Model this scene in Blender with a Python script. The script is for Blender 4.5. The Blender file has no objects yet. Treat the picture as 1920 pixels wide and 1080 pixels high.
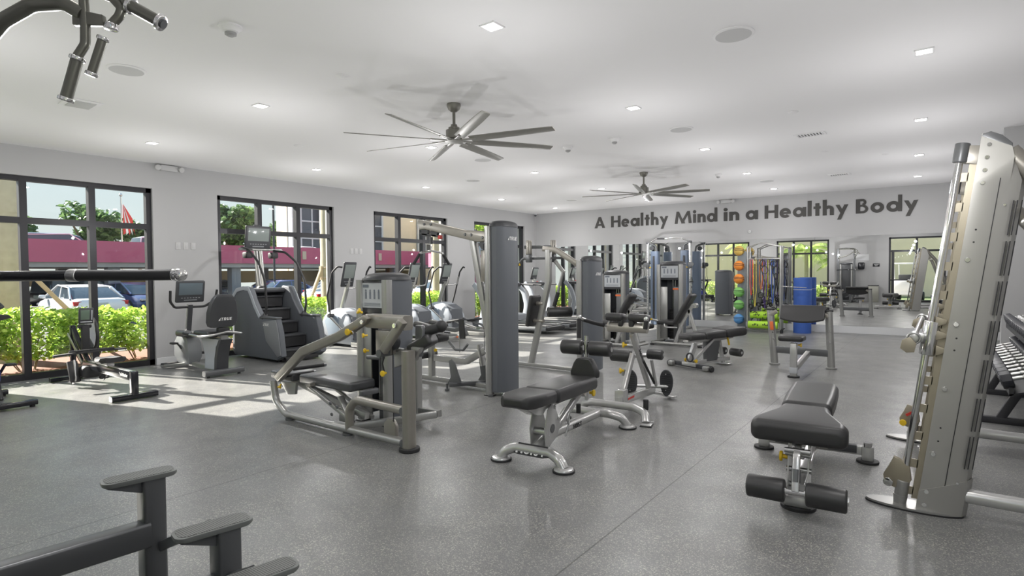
import bpy, bmesh, math, random
from mathutils import Vector, Matrix, Euler, Quaternion
C = bpy.context.scene.collection
SC = bpy.context.scene
pi = math.pi
R = math.radians
random.seed(7)

# ------------------------------------------------------------------ camera
CAM_H = 1.45
F_PX, PITCH, ROLL, YAW = 1069.39, 0.0271, -0.0084, 0.6460
_fw = Vector((-math.sin(YAW), math.cos(YAW), 0)); _r = Vector((math.cos(YAW), math.sin(YAW), 0)); _u = Vector((0, 0, 1))
_f2 = _fw * math.cos(PITCH) - _u * math.sin(PITCH); _u2 = _r.cross(_f2)
_r3 = _r * math.cos(ROLL) + _u2 * math.sin(ROLL); _u3 = _r3.cross(_f2)
cam = bpy.data.cameras.new('camera'); cam.sensor_width = 36; cam.lens = F_PX / 1920 * 36
cam.clip_start = 0.05; cam.clip_end = 400
camo = bpy.data.objects.new('camera', cam); C.objects.link(camo)
m = Matrix((_r3, _u3, -_f2)).transposed().to_4x4(); m.translation = (0, 0, CAM_H)
camo.matrix_world = m
SC.camera = camo
# ------------------------------------------------------------------ exposure, sky, sun
SC.view_settings.view_transform = 'Standard'; SC.view_settings.look = 'None'
SC.view_settings.gamma = 1; SC.view_settings.use_curve_mapping = False
SC.view_settings.exposure = 0.12
W = bpy.data.worlds.new('sky'); SC.world = W; W.use_nodes = True
nt = W.node_tree; nt.nodes.clear()
wo = nt.nodes.new('ShaderNodeOutputWorld'); bg = nt.nodes.new('ShaderNodeBackground'); bg.inputs[1].default_value = 1.15
tc = nt.nodes.new('ShaderNodeTexCoord'); sx = nt.nodes.new('ShaderNodeSeparateXYZ'); cr = nt.nodes.new('ShaderNodeValToRGB')
nt.links.new(tc.outputs['Generated'], sx.inputs[0]); nt.links.new(sx.outputs['Z'], cr.inputs[0])
cr.color_ramp.elements[0].position = 0.0; cr.color_ramp.elements[0].color = (0.70, 0.76, 0.72, 1)
cr.color_ramp.elements[1].position = 0.55; cr.color_ramp.elements[1].color = (0.36, 0.55, 0.78, 1)
e = cr.color_ramp.elements.new(0.18); e.color = (0.58, 0.72, 0.76, 1)
nt.links.new(cr.outputs[0], bg.inputs[0]); nt.links.new(bg.outputs[0], wo.inputs[0])

SUN_AZ, SUN_EL = R(16.7), R(30)
sl = bpy.data.lights.new('sun', 'SUN'); sl.energy = 23.0; sl.angle = R(0.6); sl.color = (1.0, 0.95, 0.86)
so = bpy.data.objects.new('sun', sl); C.objects.link(so)
sd = Vector((math.cos(SUN_AZ) * math.cos(SUN_EL), math.sin(SUN_AZ) * math.cos(SUN_EL), -math.sin(SUN_EL)))
so.rotation_euler = sd.to_track_quat('-Z', 'Y').to_euler(); so.location = (-20, -3, 12)

# ------------------------------------------------------------------ materials
MATS = {}
def mat(name, col, rough=0.5, metal=0.0, spec=0.5, noise=0.0, nscale=40, bump=0.0, bscale=200, coat=0.0, rv=0.0, trans=0.0):
    if name in MATS: return MATS[name]
    M = bpy.data.materials.new(name); M.use_nodes = True; n = M.node_tree; b = n.nodes['Principled BSDF']
    b.inputs['Base Color'].default_value = (*col, 1); b.inputs['Roughness'].default_value = rough
    b.inputs['Metallic'].default_value = metal; b.inputs['Specular IOR Level'].default_value = spec
    b.inputs['Coat Weight'].default_value = coat; b.inputs['Coat Roughness'].default_value = 0.15
    t = n.nodes.new('ShaderNodeTexCoord')
    if noise or rv:
        z = n.nodes.new('ShaderNodeTexNoise'); z.inputs['Scale'].default_value = nscale; z.inputs['Detail'].default_value = 4
        n.links.new(t.outputs['Object'], z.inputs['Vector'])
        if noise:
            mx = n.nodes.new('ShaderNodeMix'); mx.data_type = 'RGBA'
            mx.inputs['A'].default_value = (*[c * (1 - noise) for c in col], 1); mx.inputs['B'].default_value = (*[min(1, c * (1 + noise)) for c in col], 1)
            n.links.new(z.outputs[0], mx.inputs['Factor']); n.links.new(mx.outputs['Result'], b.inputs['Base Color'])
        if rv:
            mr = n.nodes.new('ShaderNodeMapRange'); mr.inputs['To Min'].default_value = rough - rv; mr.inputs['To Max'].default_value = rough + rv
            n.links.new(z.outputs[0], mr.inputs[0]); n.links.new(mr.outputs[0], b.inputs['Roughness'])
    if bump:
        z = n.nodes.new('ShaderNodeTexNoise'); z.inputs['Scale'].default_value = bscale
        n.links.new(t.outputs['Object'], z.inputs['Vector'])
        bp = n.nodes.new('ShaderNodeBump'); bp.inputs['Strength'].default_value = bump; bp.inputs['Distance'].default_value = 0.002
        n.links.new(z.outputs[0], bp.inputs['Height']); n.links.new(bp.outputs[0], b.inputs['Normal'])
    MATS[name] = M
    return M
def emit(name, col, s):
    M = bpy.data.materials.new(name); M.use_nodes = True; n = M.node_tree; b = n.nodes['Principled BSDF']
    b.inputs['Base Color'].default_value = (0.8, 0.8, 0.8, 1); b.inputs['Emission Color'].default_value = (*col, 1); b.inputs['Emission Strength'].default_value = s
    MATS[name] = M; return M

def srgb(r, g, b):
    f = lambda c: (c / 255 / 12.92) if c / 255 <= 0.04045 else ((c / 255 + 0.055) / 1.055) ** 2.4
    return (f(r), f(g), f(b))

SILVER = mat('silver_paint', (0.38, 0.38, 0.37), 0.32, 0.6, noise=0.05, nscale=60, rv=0.05)
WARM = mat('warm_grey_paint', (0.30, 0.285, 0.255), 0.32, 0.5, noise=0.06, nscale=30, rv=0.05)
HOIST = mat('light_silver_paint', (0.52, 0.52, 0.515), 0.24, 0.5, coat=0.4, noise=0.04, nscale=30)
GUN = mat('gunmetal_paint', (0.13, 0.135, 0.14), 0.38, 0.4, rv=0.05)
SHROUD = mat('shroud_plastic', (0.105, 0.115, 0.13), 0.55, bump=0.1, bscale=500)
VINYL2 = mat('grey_vinyl', (0.060, 0.062, 0.066), 0.33, bump=0.12, bscale=700, spec=0.7)
DARK = mat('dark_plastic', (0.045, 0.047, 0.052), 0.42, bump=0.08, bscale=400)
BLACK = mat('black_rubber', (0.022, 0.022, 0.024), 0.6, bump=0.15, bscale=600)
GLOSSB = mat('gloss_black', (0.015, 0.016, 0.02), 0.18)
VINYL = mat('black_vinyl', (0.028, 0.028, 0.029), 0.40, bump=0.12, bscale=700, spec=0.6)
CHROME = mat('chrome', (0.75, 0.75, 0.75), 0.12, 1.0)
STEEL = mat('brushed_steel', (0.55, 0.55, 0.55), 0.3, 1.0, rv=0.06)
YELLOW = mat('yellow_plastic', (0.75, 0.50, 0.02), 0.35)
ORANGE = mat('orange_label', (0.75, 0.16, 0.04), 0.5)
RED = mat('red_plastic', (0.6, 0.05, 0.04), 0.4)
WHITE = mat('white_print', (0.8, 0.8, 0.8), 0.5)
LABEL = mat('label_paper', (0.50, 0.52, 0.55), 0.4)
LINK = mat('label_print', (0.16, 0.18, 0.22), 0.5)
CREAM = mat('light_plastic', (0.38, 0.41, 0.45), 0.35)
COLM = mat('column_silver', (0.40, 0.395, 0.375), 0.33, 0.5, noise=0.04, nscale=8)
SCREEN = mat('screen_glass', (0.06, 0.07, 0.075), 0.12)
SCREENL = mat('pale_screen_glass', (0.22, 0.25, 0.24), 0.15)
CLOSET = mat('grey_plastic', (0.20, 0.21, 0.22), 0.45)

# ------------------------------------------------------------------ mesh kit
def circ(r, n=16, ry=None):
    ry = r if ry is None else ry
    return [(r * math.cos(2 * pi * i / n), ry * math.sin(2 * pi * i / n)) for i in range(n)]
def rrect(w, h, r, n=3):
    r = min(r, w / 2 - 1e-4, h / 2 - 1e-4); o = []
    for cx, cy, a in ((w / 2 - r, h / 2 - r, 0), (-w / 2 + r, h / 2 - r, 90), (-w / 2 + r, -h / 2 + r, 180), (w / 2 - r, -h / 2 + r, 270)):
        for i in range(n + 1):
            t = R(a + 90 * i / n); o.append((cx + r * math.cos(t), cy + r * math.sin(t)))
    return o
def fil(pts, r, n=5):
    pts = [Vector(p) for p in pts]
    if not r or len(pts) < 3: return pts
    o = [pts[0]]
    for i in range(1, len(pts) - 1):
        a, b, c = pts[i - 1], pts[i], pts[i + 1]
        u, v = (a - b), (c - b); lu, lv = u.length, v.length
        if lu < 1e-6 or lv < 1e-6: continue
        u /= lu; v /= lv; d = max(-1, min(1, u.dot(v))); ang = math.acos(d)
        if ang > pi - 0.03: o.append(b); continue
        t = min(r / math.tan(ang / 2), lu * 0.48, lv * 0.48)
        p0, p2 = b + u * t, b + v * t
        for k in range(n + 1):
            s = k / n; o.append(p0 * (1 - s) ** 2 + b * 2 * s * (1 - s) + p2 * s * s)
    o.append(pts[-1]); return o

class MB:
    def __init__(self): self.bm = bmesh.new()
    def _merge(self, b, M=None):
        if M is not None: b.transform(M)
        me = bpy.data.meshes.new('tmp'); b.to_mesh(me); b.free(); self.bm.from_mesh(me); bpy.data.meshes.remove(me); return self
    def box(self, c, s, bev=0.0, rot=(0, 0, 0), seg=2, taper=None):
        b = bmesh.new(); bmesh.ops.create_cube(b, size=1)
        for v in b.verts:
            v.co = Vector((v.co.x * s[0], v.co.y * s[1], v.co.z * s[2]))
            if taper and v.co.z > 0: v.co.x *= taper[0]; v.co.y *= taper[1]
        if bev: bmesh.ops.bevel(b, geom=b.edges[:], offset=min(bev, min(s) * 0.49), segments=seg, affect='EDGES', profile=0.5)
        return self._merge(b, Matrix.Translation(c) @ Euler(rot).to_matrix().to_4x4())
    def cush(self, c, s, bev=0.02, rot=(0, 0, 0), seg=4): return self.box(c, s, bev, rot, seg)
    def cyl(self, p0, p1, r0, r1=None, n=20, bev=0):
        p0, p1 = Vector(p0), Vector(p1); d = p1 - p0; r1 = r0 if r1 is None else r1
        b = bmesh.new(); bmesh.ops.create_cone(b, cap_ends=True, segments=n, radius1=r0, radius2=r1, depth=d.length)
        if bev:
            es = [e for e in b.edges if abs(e.verts[0].co.z - e.verts[1].co.z) < 1e-6]
            bmesh.ops.bevel(b, geom=es, offset=bev, segments=3, affect='EDGES', profile=0.5)
        return self._merge(b, Matrix.Translation((p0 + p1) / 2) @ d.to_track_quat('Z', 'Y').to_matrix().to_4x4())
    def sweep(self, pts, prof, up=(0, 0, 1), cap=True, scales=None):
        pts = [Vector(p) for p in pts]; b = bmesh.new(); rings = []; up = Vector(up); prev = None
        for i, p in enumerate(pts):
            t = (pts[min(i + 1, len(pts) - 1)] - pts[max(i - 1, 0)]).normalized()
            if prev is None:
                sd = t.cross(up)
                if sd.length < 1e-3: sd = t.cross(Vector((1, 0, 0)))
                if sd.length < 1e-3: sd = t.cross(Vector((0, 1, 0)))
                sd.normalize()
            else:
                sd = prev - t * prev.dot(t); sd.normalize()
            prev = sd; nn = sd.cross(t).normalized(); k = 1 if scales is None else scales[i]
            kx, ky = (k, k) if not isinstance(k, tuple) else k
            rings.append([b.verts.new(p + sd * x * kx + nn * y * ky) for x, y in prof])
        n = len(prof)
        for a, c in zip(rings, rings[1:]):
            for j in range(n): b.faces.new((a[j], a[(j + 1) % n], c[(j + 1) % n], c[j]))
        if cap:
            b.faces.new(rings[0][::-1]); b.faces.new(rings[-1])
        bmesh.ops.recalc_face_normals(b, faces=b.faces[:])
        return self._merge(b)
    def tube(self, pts, r, fillet=0, n=12, cap=True, scales=None):
        return self.sweep(fil(pts, fillet), circ(r, n), cap=cap, scales=scales)
    def bar(self, pts, w, h, fillet=0, rad=0.006, up=(0, 0, 1), n=2):
        return self.sweep(fil(pts, fillet), rrect(w, h, rad, n), up=up)
    def oval(self, pts, w, h, fillet=0, up=(0, 0, 1), n=16):
        return self.sweep(fil(pts, fillet), circ(w / 2, n, h / 2), up=up)
    def lathe(self, prof, c=(0, 0, 0), ax=(0, 0, 1), n=24):
        b = bmesh.new(); rings = []
        for r, z in prof:
            r = max(r, 1e-4)
            rings.append([b.verts.new((r * math.cos(2 * pi * i / n), r * math.sin(2 * pi * i / n), z)) for i in range(n)])
        for a, q in zip(rings, rings[1:]):
            for j in range(n): b.faces.new((a[j], a[(j + 1) % n], q[(j + 1) % n], q[j]))
        b.faces.new(rings[0][::-1]); b.faces.new(rings[-1])
        bmesh.ops.recalc_face_normals(b, faces=b.faces[:])
        return self._merge(b, Matrix.Translation(c) @ Vector(ax).to_track_quat('Z', 'Y').to_matrix().to_4x4())
    def prism(self, poly, t, o=(0, 0, 0), x=(1, 0, 0), y=(0, 0, 1), bev=0, seg=2):
        """outline in the x,y directions, extruded t centred on o"""
        x, y = Vector(x).normalized(), Vector(y).normalized(); z = x.cross(y).normalized()
        b = bmesh.new(); vs = [b.verts.new((p[0], p[1], -t / 2)) for p in poly]; f = b.faces.new(vs)
        g = bmesh.ops.extrude_face_region(b, geom=[f]); 
        bmesh.ops.translate(b, vec=(0, 0, t), verts=[v for v in g['geom'] if isinstance(v, bmesh.types.BMVert)])
        bmesh.ops.recalc_face_normals(b, faces=b.faces[:])
        if bev:
            es = [e for e in b.edges if abs(e.verts[0].co.z - e.verts[1].co.z) < 1e-6]
            bmesh.ops.bevel(b, geom=es, offset=bev, segments=seg, affect='EDGES', profile=0.5)
        M = Matrix((x, y, z)).transposed().to_4x4(); M.translation = o
        return self._merge(b, M)
    def ball(self, c, r, s=(1, 1, 1), n=20, rot=(0, 0, 0)):
        b = bmesh.new(); bmesh.ops.create_uvsphere(b, u_segments=n, v_segments=max(8, n // 2), radius=r)
        return self._merge(b, Matrix.Translation(c) @ Euler(rot).to_matrix().to_4x4() @ Matrix.Diagonal((*s, 1)))
    def loft(self, rings, cap=True):
        b = bmesh.new(); rs = [[b.verts.new(p) for p in r] for r in rings]; n = len(rs[0])
        for a, c in zip(rs, rs[1:]):
            for j in range(n): b.faces.new((a[j], a[(j + 1) % n], c[(j + 1) % n], c[j]))
        if cap: b.faces.new(rs[0][::-1]); b.faces.new(rs[-1])
        bmesh.ops.recalc_face_normals(b, faces=b.faces[:]); return self._merge(b)
    def torus(self, c, r, t, ax=(0, 0, 1), n=28, k=10, sx=1):
        q = Vector(ax).to_track_quat('Z', 'Y'); pts = [Vector(c) + q @ Vector((r * sx * math.cos(2 * pi * i / n), r * math.sin(2 * pi * i / n), 0)) for i in range(n)]
        b = bmesh.new(); rings = []; z = q @ Vector((0, 0, 1))
        for i, p in enumerate(pts):
            o = (p - Vector(c)).normalized(); rings.append([b.verts.new(p + o * t * math.cos(2 * pi * j / k) + z * t * math.sin(2 * pi * j / k)) for j in range(k)])
        for i in range(n):
            a, d = rings[i], rings[(i + 1) % n]
            for j in range(k): b.faces.new((a[j], a[(j + 1) % k], d[(j + 1) % k], d[j]))
        bmesh.ops.recalc_face_normals(b, faces=b.faces[:]); return self._merge(b)
    def quad(self, *v):
        b = bmesh.new(); b.faces.new([b.verts.new(p) for p in v]); return self._merge(b)
    def ob(self, name, material, parent=None, smooth=True, **props):
        me = bpy.data.meshes.new(name); self.bm.to_mesh(me); self.bm.free()
        if smooth:
            me.polygons.foreach_set('use_smooth', [True] * len(me.polygons)); me.set_sharp_from_angle(angle=R(38))
        if not isinstance(material, (list, tuple)): material = [material]
        for q in material: me.materials.append(q)
        o = bpy.data.objects.new(name, me); C.objects.link(o)
        if parent is not None: o.parent = parent
        for k, v in props.items(): o[k] = v
        return o

def root(name, label, cat, loc=(0, 0, 0), rz=0, group=None):
    o = bpy.data.objects.new(name, None); o.empty_display_size = 0.1; C.objects.link(o); o.location = loc; o.rotation_euler = (0, 0, rz)
    o['label'] = label; o['category'] = cat
    if group: o['group'] = group
    return o
def tag(o, label, cat, group=None, kind=None):
    o['label'] = label; o['category'] = cat
    if group: o['group'] = group
    if kind: o['kind'] = kind
    return o
def struct(name, mb, m, parent=None, smooth=False):
    o = mb.ob(name, m, parent, smooth)
    if parent is None: o['kind'] = 'structure'
    return o
def copy_tree(o, parent=None):
    c = o.copy(); C.objects.link(c); c.parent = parent
    for ch in [q for q in bpy.data.objects if q.parent == o]: copy_tree(ch, c)
    return c
def place(o, loc, rz=0, label=None, group=None):
    o.location = loc; o.rotation_euler = (0, 0, rz)
    if label: o['label'] = label
    if group: o['group'] = group
    return o

# ------------------------------------------------------------------ lettering (strokes, cap height 1)
def _ring(mb, cx, cy, ro, ri, a0=0, a1=360, d=0.1, sx=1.0, n=28):
    for i in range(n):
        t0, t1 = R(a0 + (a1 - a0) * i / n), R(a0 + (a1 - a0) * (i + 1) / n)
        q = [(cx + ro * sx * math.cos(t0), cy + ro * math.sin(t0)), (cx + ro * sx * math.cos(t1), cy + ro * math.sin(t1)),
             (cx + ri * sx * math.cos(t1), cy + ri * math.sin(t1)), (cx + ri * sx * math.cos(t0), cy + ri * math.sin(t0))]
        mb.append(q)
def glyph(ch, t=0.245):
    P = []; x = 0.70
    r = lambda a, b, c, d: P.append([(a, b), (c, b), (c, d), (a, d)])
    if ch == 'A':
        P += [[(0, 0), (t * 1.15, 0), (0.68, 1), (0.44, 1)], [(0.44, 1), (0.68, 1), (1.12, 0), (1.12 - t * 1.15, 0)]]; r(0.3, 0.2, 0.82, 0.37); return P, 1.12
    if ch == 'H': r(0, 0, t, 1); r(0.66, 0, 0.66 + t, 1); r(0, 0.42, 0.8, 0.6); return P, 0.87
    if ch == 'B':
        r(0, 0, t, 1); r(0, 0, 0.4, 0.16); r(0, 0.84, 0.36, 1); r(0, 0.46, 0.4, 0.6)
        _ring(P, 0.36, 0.77, 0.23, 0.08, -90, 90, sx=1.0); _ring(P, 0.4, 0.295, 0.295, 0.13, -90, 90); return P, 0.7
    if ch == 'M':
        P += [[(0, 0), (t, 0), (0.36, 1), (0.16, 1)], [(0.16, 1), (0.36, 1), (0.72, 0.22), (0.60, 0.0)], [(1.28, 1), (1.08, 1), (0.60, 0.22), (0.72, 0.0)], [(1.44, 0), (1.44 - t, 0), (1.08, 1), (1.28, 1)]]
        P.append([(0.56, 0.0), (0.88, 0.0), (0.80, 0.3), (0.64, 0.3)]); return P, 1.44
    if ch in 'oead':
        _ring(P, 0.37, x / 2 - 0.0, 0.37, 0.148, *((0, 360) if ch != 'e' else (8, 318)))
        if ch == 'e': r(0.12, 0.27, 0.73, 0.41)
        if ch == 'a': r(0.62, 0, 0.62 + t * .9, x); return P, 0.81
        if ch == 'd': r(0.62, 0, 0.62 + t * .9, 1.13); return P, 0.81
        return P, 0.74
    if ch == 'l': r(0, 0, t, 1.13); return P, t
    if ch == 'i': r(0, 0, t, x); _ring(P, t / 2, 0.9, 0.135, 0.0); return P, t
    if ch == 't': r(0.11, 0, 0.11 + t, 0.92); r(0, 0.51, 0.44, x - .01); return P, 0.44
    if ch in 'hn':
        r(0, 0, t, 1.13 if ch == 'h' else x); _ring(P, 0.36, x - 0.31, 0.31, 0.085, 0, 150); r(0.43, 0, 0.67, x - .30); return P, 0.65
    if ch == 'r': r(0, 0, t, x); _ring(P, .3, x - .28, .28, .1, 60, 170); return P, .42
    if ch == 's': _ring(P, .24, .5, .2, .07, 20, 270); _ring(P, .24, .2, .2, .07, -160, 90); return P, .46
    if ch == 'y': P += [[(0, x), (0.23, x), (0.49, 0.18), (0.36, -0.05)], [(0.74, x), (0.51, x), (0.09, -0.36), (0.32, -0.36)]]; return P, 0.74
    if ch == 'T': r(0, .84, .7, 1); r(.26, 0, .44, 1); return P, .7
    if ch == 'R': r(0, 0, .18, 1); r(0, .84, .4, 1); r(0, .42, .4, .57); _ring(P, .4, .71, .29, .13, -90, 90); P.append([(.3, .45), (.52, .45), (.72, 0), (.5, 0)]); return P, .72
    if ch == 'U': r(0, .3, .18, 1); r(.52, .3, .7, 1); _ring(P, .35, .33, .35, .17, 180, 360); return P, .7
    if ch == 'E': r(0, 0, .18, 1); r(0, 0, .6, .16); r(0, .84, .6, 1); r(0, .42, .55, .58); return P, .6
    if ch == 'O': _ring(P, .4, .5, .5, .28, 0, 360, sx=.8); return P, .8
    if ch == 'I': r(0, 0, .2, 1); return P, .2
    if ch == 'S': _ring(P, .33, .73, .27, .1, 20, 270); _ring(P, .33, .28, .28, .1, -160, 90); return P, .66
    if ch == '>':   # the slanted triangular mark before the maker's word
        P += [[(0, 0), (.62, 0), (.62, .18)], [(.12, .3), (.62, .3), (.62, .5), (.3, .5)], [(.4, .6), (.62, .6), (.62, 1)]]; P.append([(0, 0), (.62, .62), (.62, 0)]); return P, .62
    return P, .5
def word(mb, text, width, height, M, gap=0.13, depth=0.004, shear=0.0, space=.35):
    """text laid in the local x,z plane (facing -y); M places it"""
    adv = 0; items = []
    for ch in text:
        if ch == ' ': adv += space; continue
        P, w = glyph(ch); items.append((P, adv)); adv += w + gap
    tot = adv - gap; sxx = width / tot
    b = bmesh.new()
    for P, a in items:
        for iq, q in enumerate(P):
            fr = [b.verts.new(((a + x + shear * y) * sxx, -depth - (iq % 40) * depth * .002, y * height)) for x, y in q]
            bk = [b.verts.new(((a + x + shear * y) * sxx, 0, y * height)) for x, y in q]
            b.faces.new(fr); n = len(fr)
            for i in range(n): b.faces.new((fr[i], bk[i], bk[(i + 1) % n], fr[(i + 1) % n]))
    bmesh.ops.recalc_face_normals(b, faces=b.faces[:]); mb._merge(b, M)
def frame_m(o, x, y):
    """matrix: local x->x, local -y -> toward viewer, local z->y(up)"""
    x, y = Vector(x).normalized(), Vector(y).normalized(); n = x.cross(y)
    m = Matrix((x, -n, y)).transposed().to_4x4(); m.translation = o; return m

# ================================================================== ROOM
XL, YB, PHI, HC = -10.156, 15.085, 0.0395, 3.257
XR, YR = 1.75, -0.35
WALL = mat('wall_paint', (0.43, 0.43, 0.435), 0.75, noise=0.015, nscale=1.5)
CEIL = mat('ceiling_paint', (0.805, 0.80, 0.806), 0.8, noise=0.01, nscale=1)
TRIMW = mat('trim_paint', (0.62, 0.63, 0.64), 0.5)
FRAME = mat('dark_bronze_aluminium', (0.028, 0.028, 0.032), 0.4, 0.3)
# rubber floor: fine pale speckle, wear, seams between rolls
FL = bpy.data.materials.new('speckled_rubber'); FL.use_nodes = True; n = FL.node_tree; b = n.nodes['Principled BSDF']; N = n.nodes.new; LK = n.links.new
t = N('ShaderNodeTexCoord')
def _m(op, a, c=None, dd=None):
    q = N('ShaderNodeMath'); q.operation = op
    for i, v in enumerate((a, c, dd)):
        if v is None: continue
        if isinstance(v, (int, float)): q.inputs[i].default_value = v
        else: LK(v, q.inputs[i])
    return q.outputs[0]
def _noise(s, d=3, rough=.6):
    z = N('ShaderNodeTexNoise'); z.inputs['Scale'].default_value = s; z.inputs['Detail'].default_value = d; z.inputs['Roughness'].default_value = rough; LK(t.outputs['Object'], z.inputs['Vector']); return z.outputs[0]
def _rampn(src, p0, p1, v0=0., v1=1.):
    q = N('ShaderNodeMapRange'); q.inputs[1].default_value = p0; q.inputs[2].default_value = p1; q.inputs[3].default_value = v0; q.inputs[4].default_value = v1; LK(src, q.inputs[0]); return q.outputs[0]
vo = N('ShaderNodeTexVoronoi'); vo.inputs['Scale'].default_value = 185; LK(t.outputs['Object'], vo.inputs['Vector'])
sep = N('ShaderNodeSeparateColor'); LK(vo.outputs['Color'], sep.inputs[0])
speck = _rampn(sep.outputs[0], 0.78, 0.92)
vo2 = N('ShaderNodeTexVoronoi'); vo2.inputs['Scale'].default_value = 400; LK(t.outputs['Object'], vo2.inputs['Vector'])
sep2 = N('ShaderNodeSeparateColor'); LK(vo2.outputs['Color'], sep2.inputs[0])
sp2 = _rampn(sep2.outputs[1], 0.7, 0.95, 0, .6)
spk = _m('MULTIPLY', _m('MAXIMUM', speck, sp2), _rampn(_noise(2.5), .3, .7, .5, 1))
wear = _rampn(_noise(1.1, 5), .3, .75)
mx = N('ShaderNodeMix'); mx.data_type = 'RGBA'; mx.inputs['A'].default_value = (0.118, 0.120, 0.123, 1); mx.inputs['B'].default_value = (0.165, 0.168, 0.173, 1); LK(wear, mx.inputs['Factor'])
mx2 = N('ShaderNodeMix'); mx2.data_type = 'RGBA'; LK(mx.outputs['Result'], mx2.inputs['A']); mx2.inputs['B'].default_value = (0.42, 0.41, 0.36, 1)
LK(_m('MULTIPLY', spk, .85), mx2.inputs['Factor'])
sxyz = N('ShaderNodeSeparateXYZ'); LK(t.outputs['Object'], sxyz.inputs[0])
ph = _m('MULTIPLY', _m('ADD', sxyz.outputs[0], 1.46 + 12.6), 1 / 2.52)
seam = _m('LESS_THAN', _m('ABSOLUTE', _m('SUBTRACT', _m('FRACT', _m('ADD', ph, .5)), .5)), 0.0018)
roll = _m('FRACT', _m('MULTIPLY', _m('SINE', _m('MULTIPLY', _m('FLOOR', ph), 12.9898)), 4375.85))
tone = _rampn(roll, 0, 1, .9, 1.08)
mx3 = N('ShaderNodeMix'); mx3.data_type = 'RGBA'; mx3.blend_type = 'MULTIPLY'; mx3.inputs['Factor'].default_value = 1; LK(mx2.outputs['Result'], mx3.inputs['A'])
cc = N('ShaderNodeCombineColor'); [LK(_m('MULTIPLY', tone, _rampn(seam, 0, 1, 1, .45)), cc.inputs[i]) for i in range(3)]; LK(cc.outputs[0], mx3.inputs['B'])
LK(mx3.outputs['Result'], b.inputs['Base Color'])
LK(_rampn(_noise(3.0, 4), .3, .7, .28, .42), b.inputs['Roughness']); b.inputs['Specular IOR Level'].default_value = .55
bp = N('ShaderNodeBump'); bp.inputs['Strength'].default_value = .25; bp.inputs['Distance'].default_value = .002; LK(_noise(220, 2), bp.inputs['Height']); LK(bp.outputs[0], b.inputs['Normal'])

def glass(name, tint=(1, 1, 1)):
    M = bpy.data.materials.new(name); M.use_nodes = True; n = M.node_tree; n.nodes.clear()
    o = n.nodes.new('ShaderNodeOutputMaterial'); mx = n.nodes.new('ShaderNodeMixShader'); tr = n.nodes.new('ShaderNodeBsdfTransparent'); g = n.nodes.new('ShaderNodeBsdfGlossy'); f = n.nodes.new('ShaderNodeLayerWeight'); f.inputs[0].default_value = .5
    pw_ = n.nodes.new('ShaderNodeMath'); pw_.operation = 'POWER'; pw_.inputs[1].default_value = 4.5; n.links.new(f.outputs['Facing'], pw_.inputs[0])
    ma = n.nodes.new('ShaderNodeMath'); ma.operation = 'MULTIPLY_ADD'; ma.inputs[1].default_value = .8; ma.inputs[2].default_value = .03; n.links.new(pw_.outputs[0], ma.inputs[0]); g.inputs['Roughness'].default_value = 0.01; tr.inputs[0].default_value = (*tint, 1)
    n.links.new(ma.outputs[0], mx.inputs[0]); n.links.new(tr.outputs[0], mx.inputs[1]); n.links.new(g.outputs[0], mx.inputs[2]); n.links.new(mx.outputs[0], o.inputs[0]); return M
GLASS = glass('window_glass', (0.96, 0.96, 0.96))
MIRROR = mat('mirror_silver', (0.92, 0.925, 0.92), 0.0, 1.0)

struct('floor', MB().box(((XL + XR) / 2, (YR + 15.6) / 2, -0.05), (XR - XL + .3, 15.6 - YR + .3, 0.1)), FL)
struct('ceiling', MB().box(((XL + XR) / 2, (YR + 15.6) / 2, HC + 0.06), (XR - XL + .6, 15.6 - YR + .6, 0.12)), CEIL)

WT = 2.85; TR_Z = 2.235
LW = [(1.46, 3.88), (4.91, 7.31), (8.36, 10.73), (11.79, 14.12)]
m = MB(); ys = [YR - .2] + [v for w in LW for v in w] + [15.3]
for a, c in zip(ys[::2], ys[1::2]): m.box((XL - .15, (a + c) / 2, HC / 2), (.3, c - a, HC))
for a, c in LW: m.box((XL - .15, (a + c) / 2, (WT + HC) / 2), (.3, c - a, HC - WT))
struct('wall_left', m, WALL)
m = MB()
for a, c in zip(ys[::2], ys[1::2]):
    lo, hi = max(a, YR), min(c, 14.68); m.box((XL + .008, (lo + hi) / 2, .055), (.016, hi - lo, .11), .003)
struct('baseboard_left', m, TRIMW)

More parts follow.
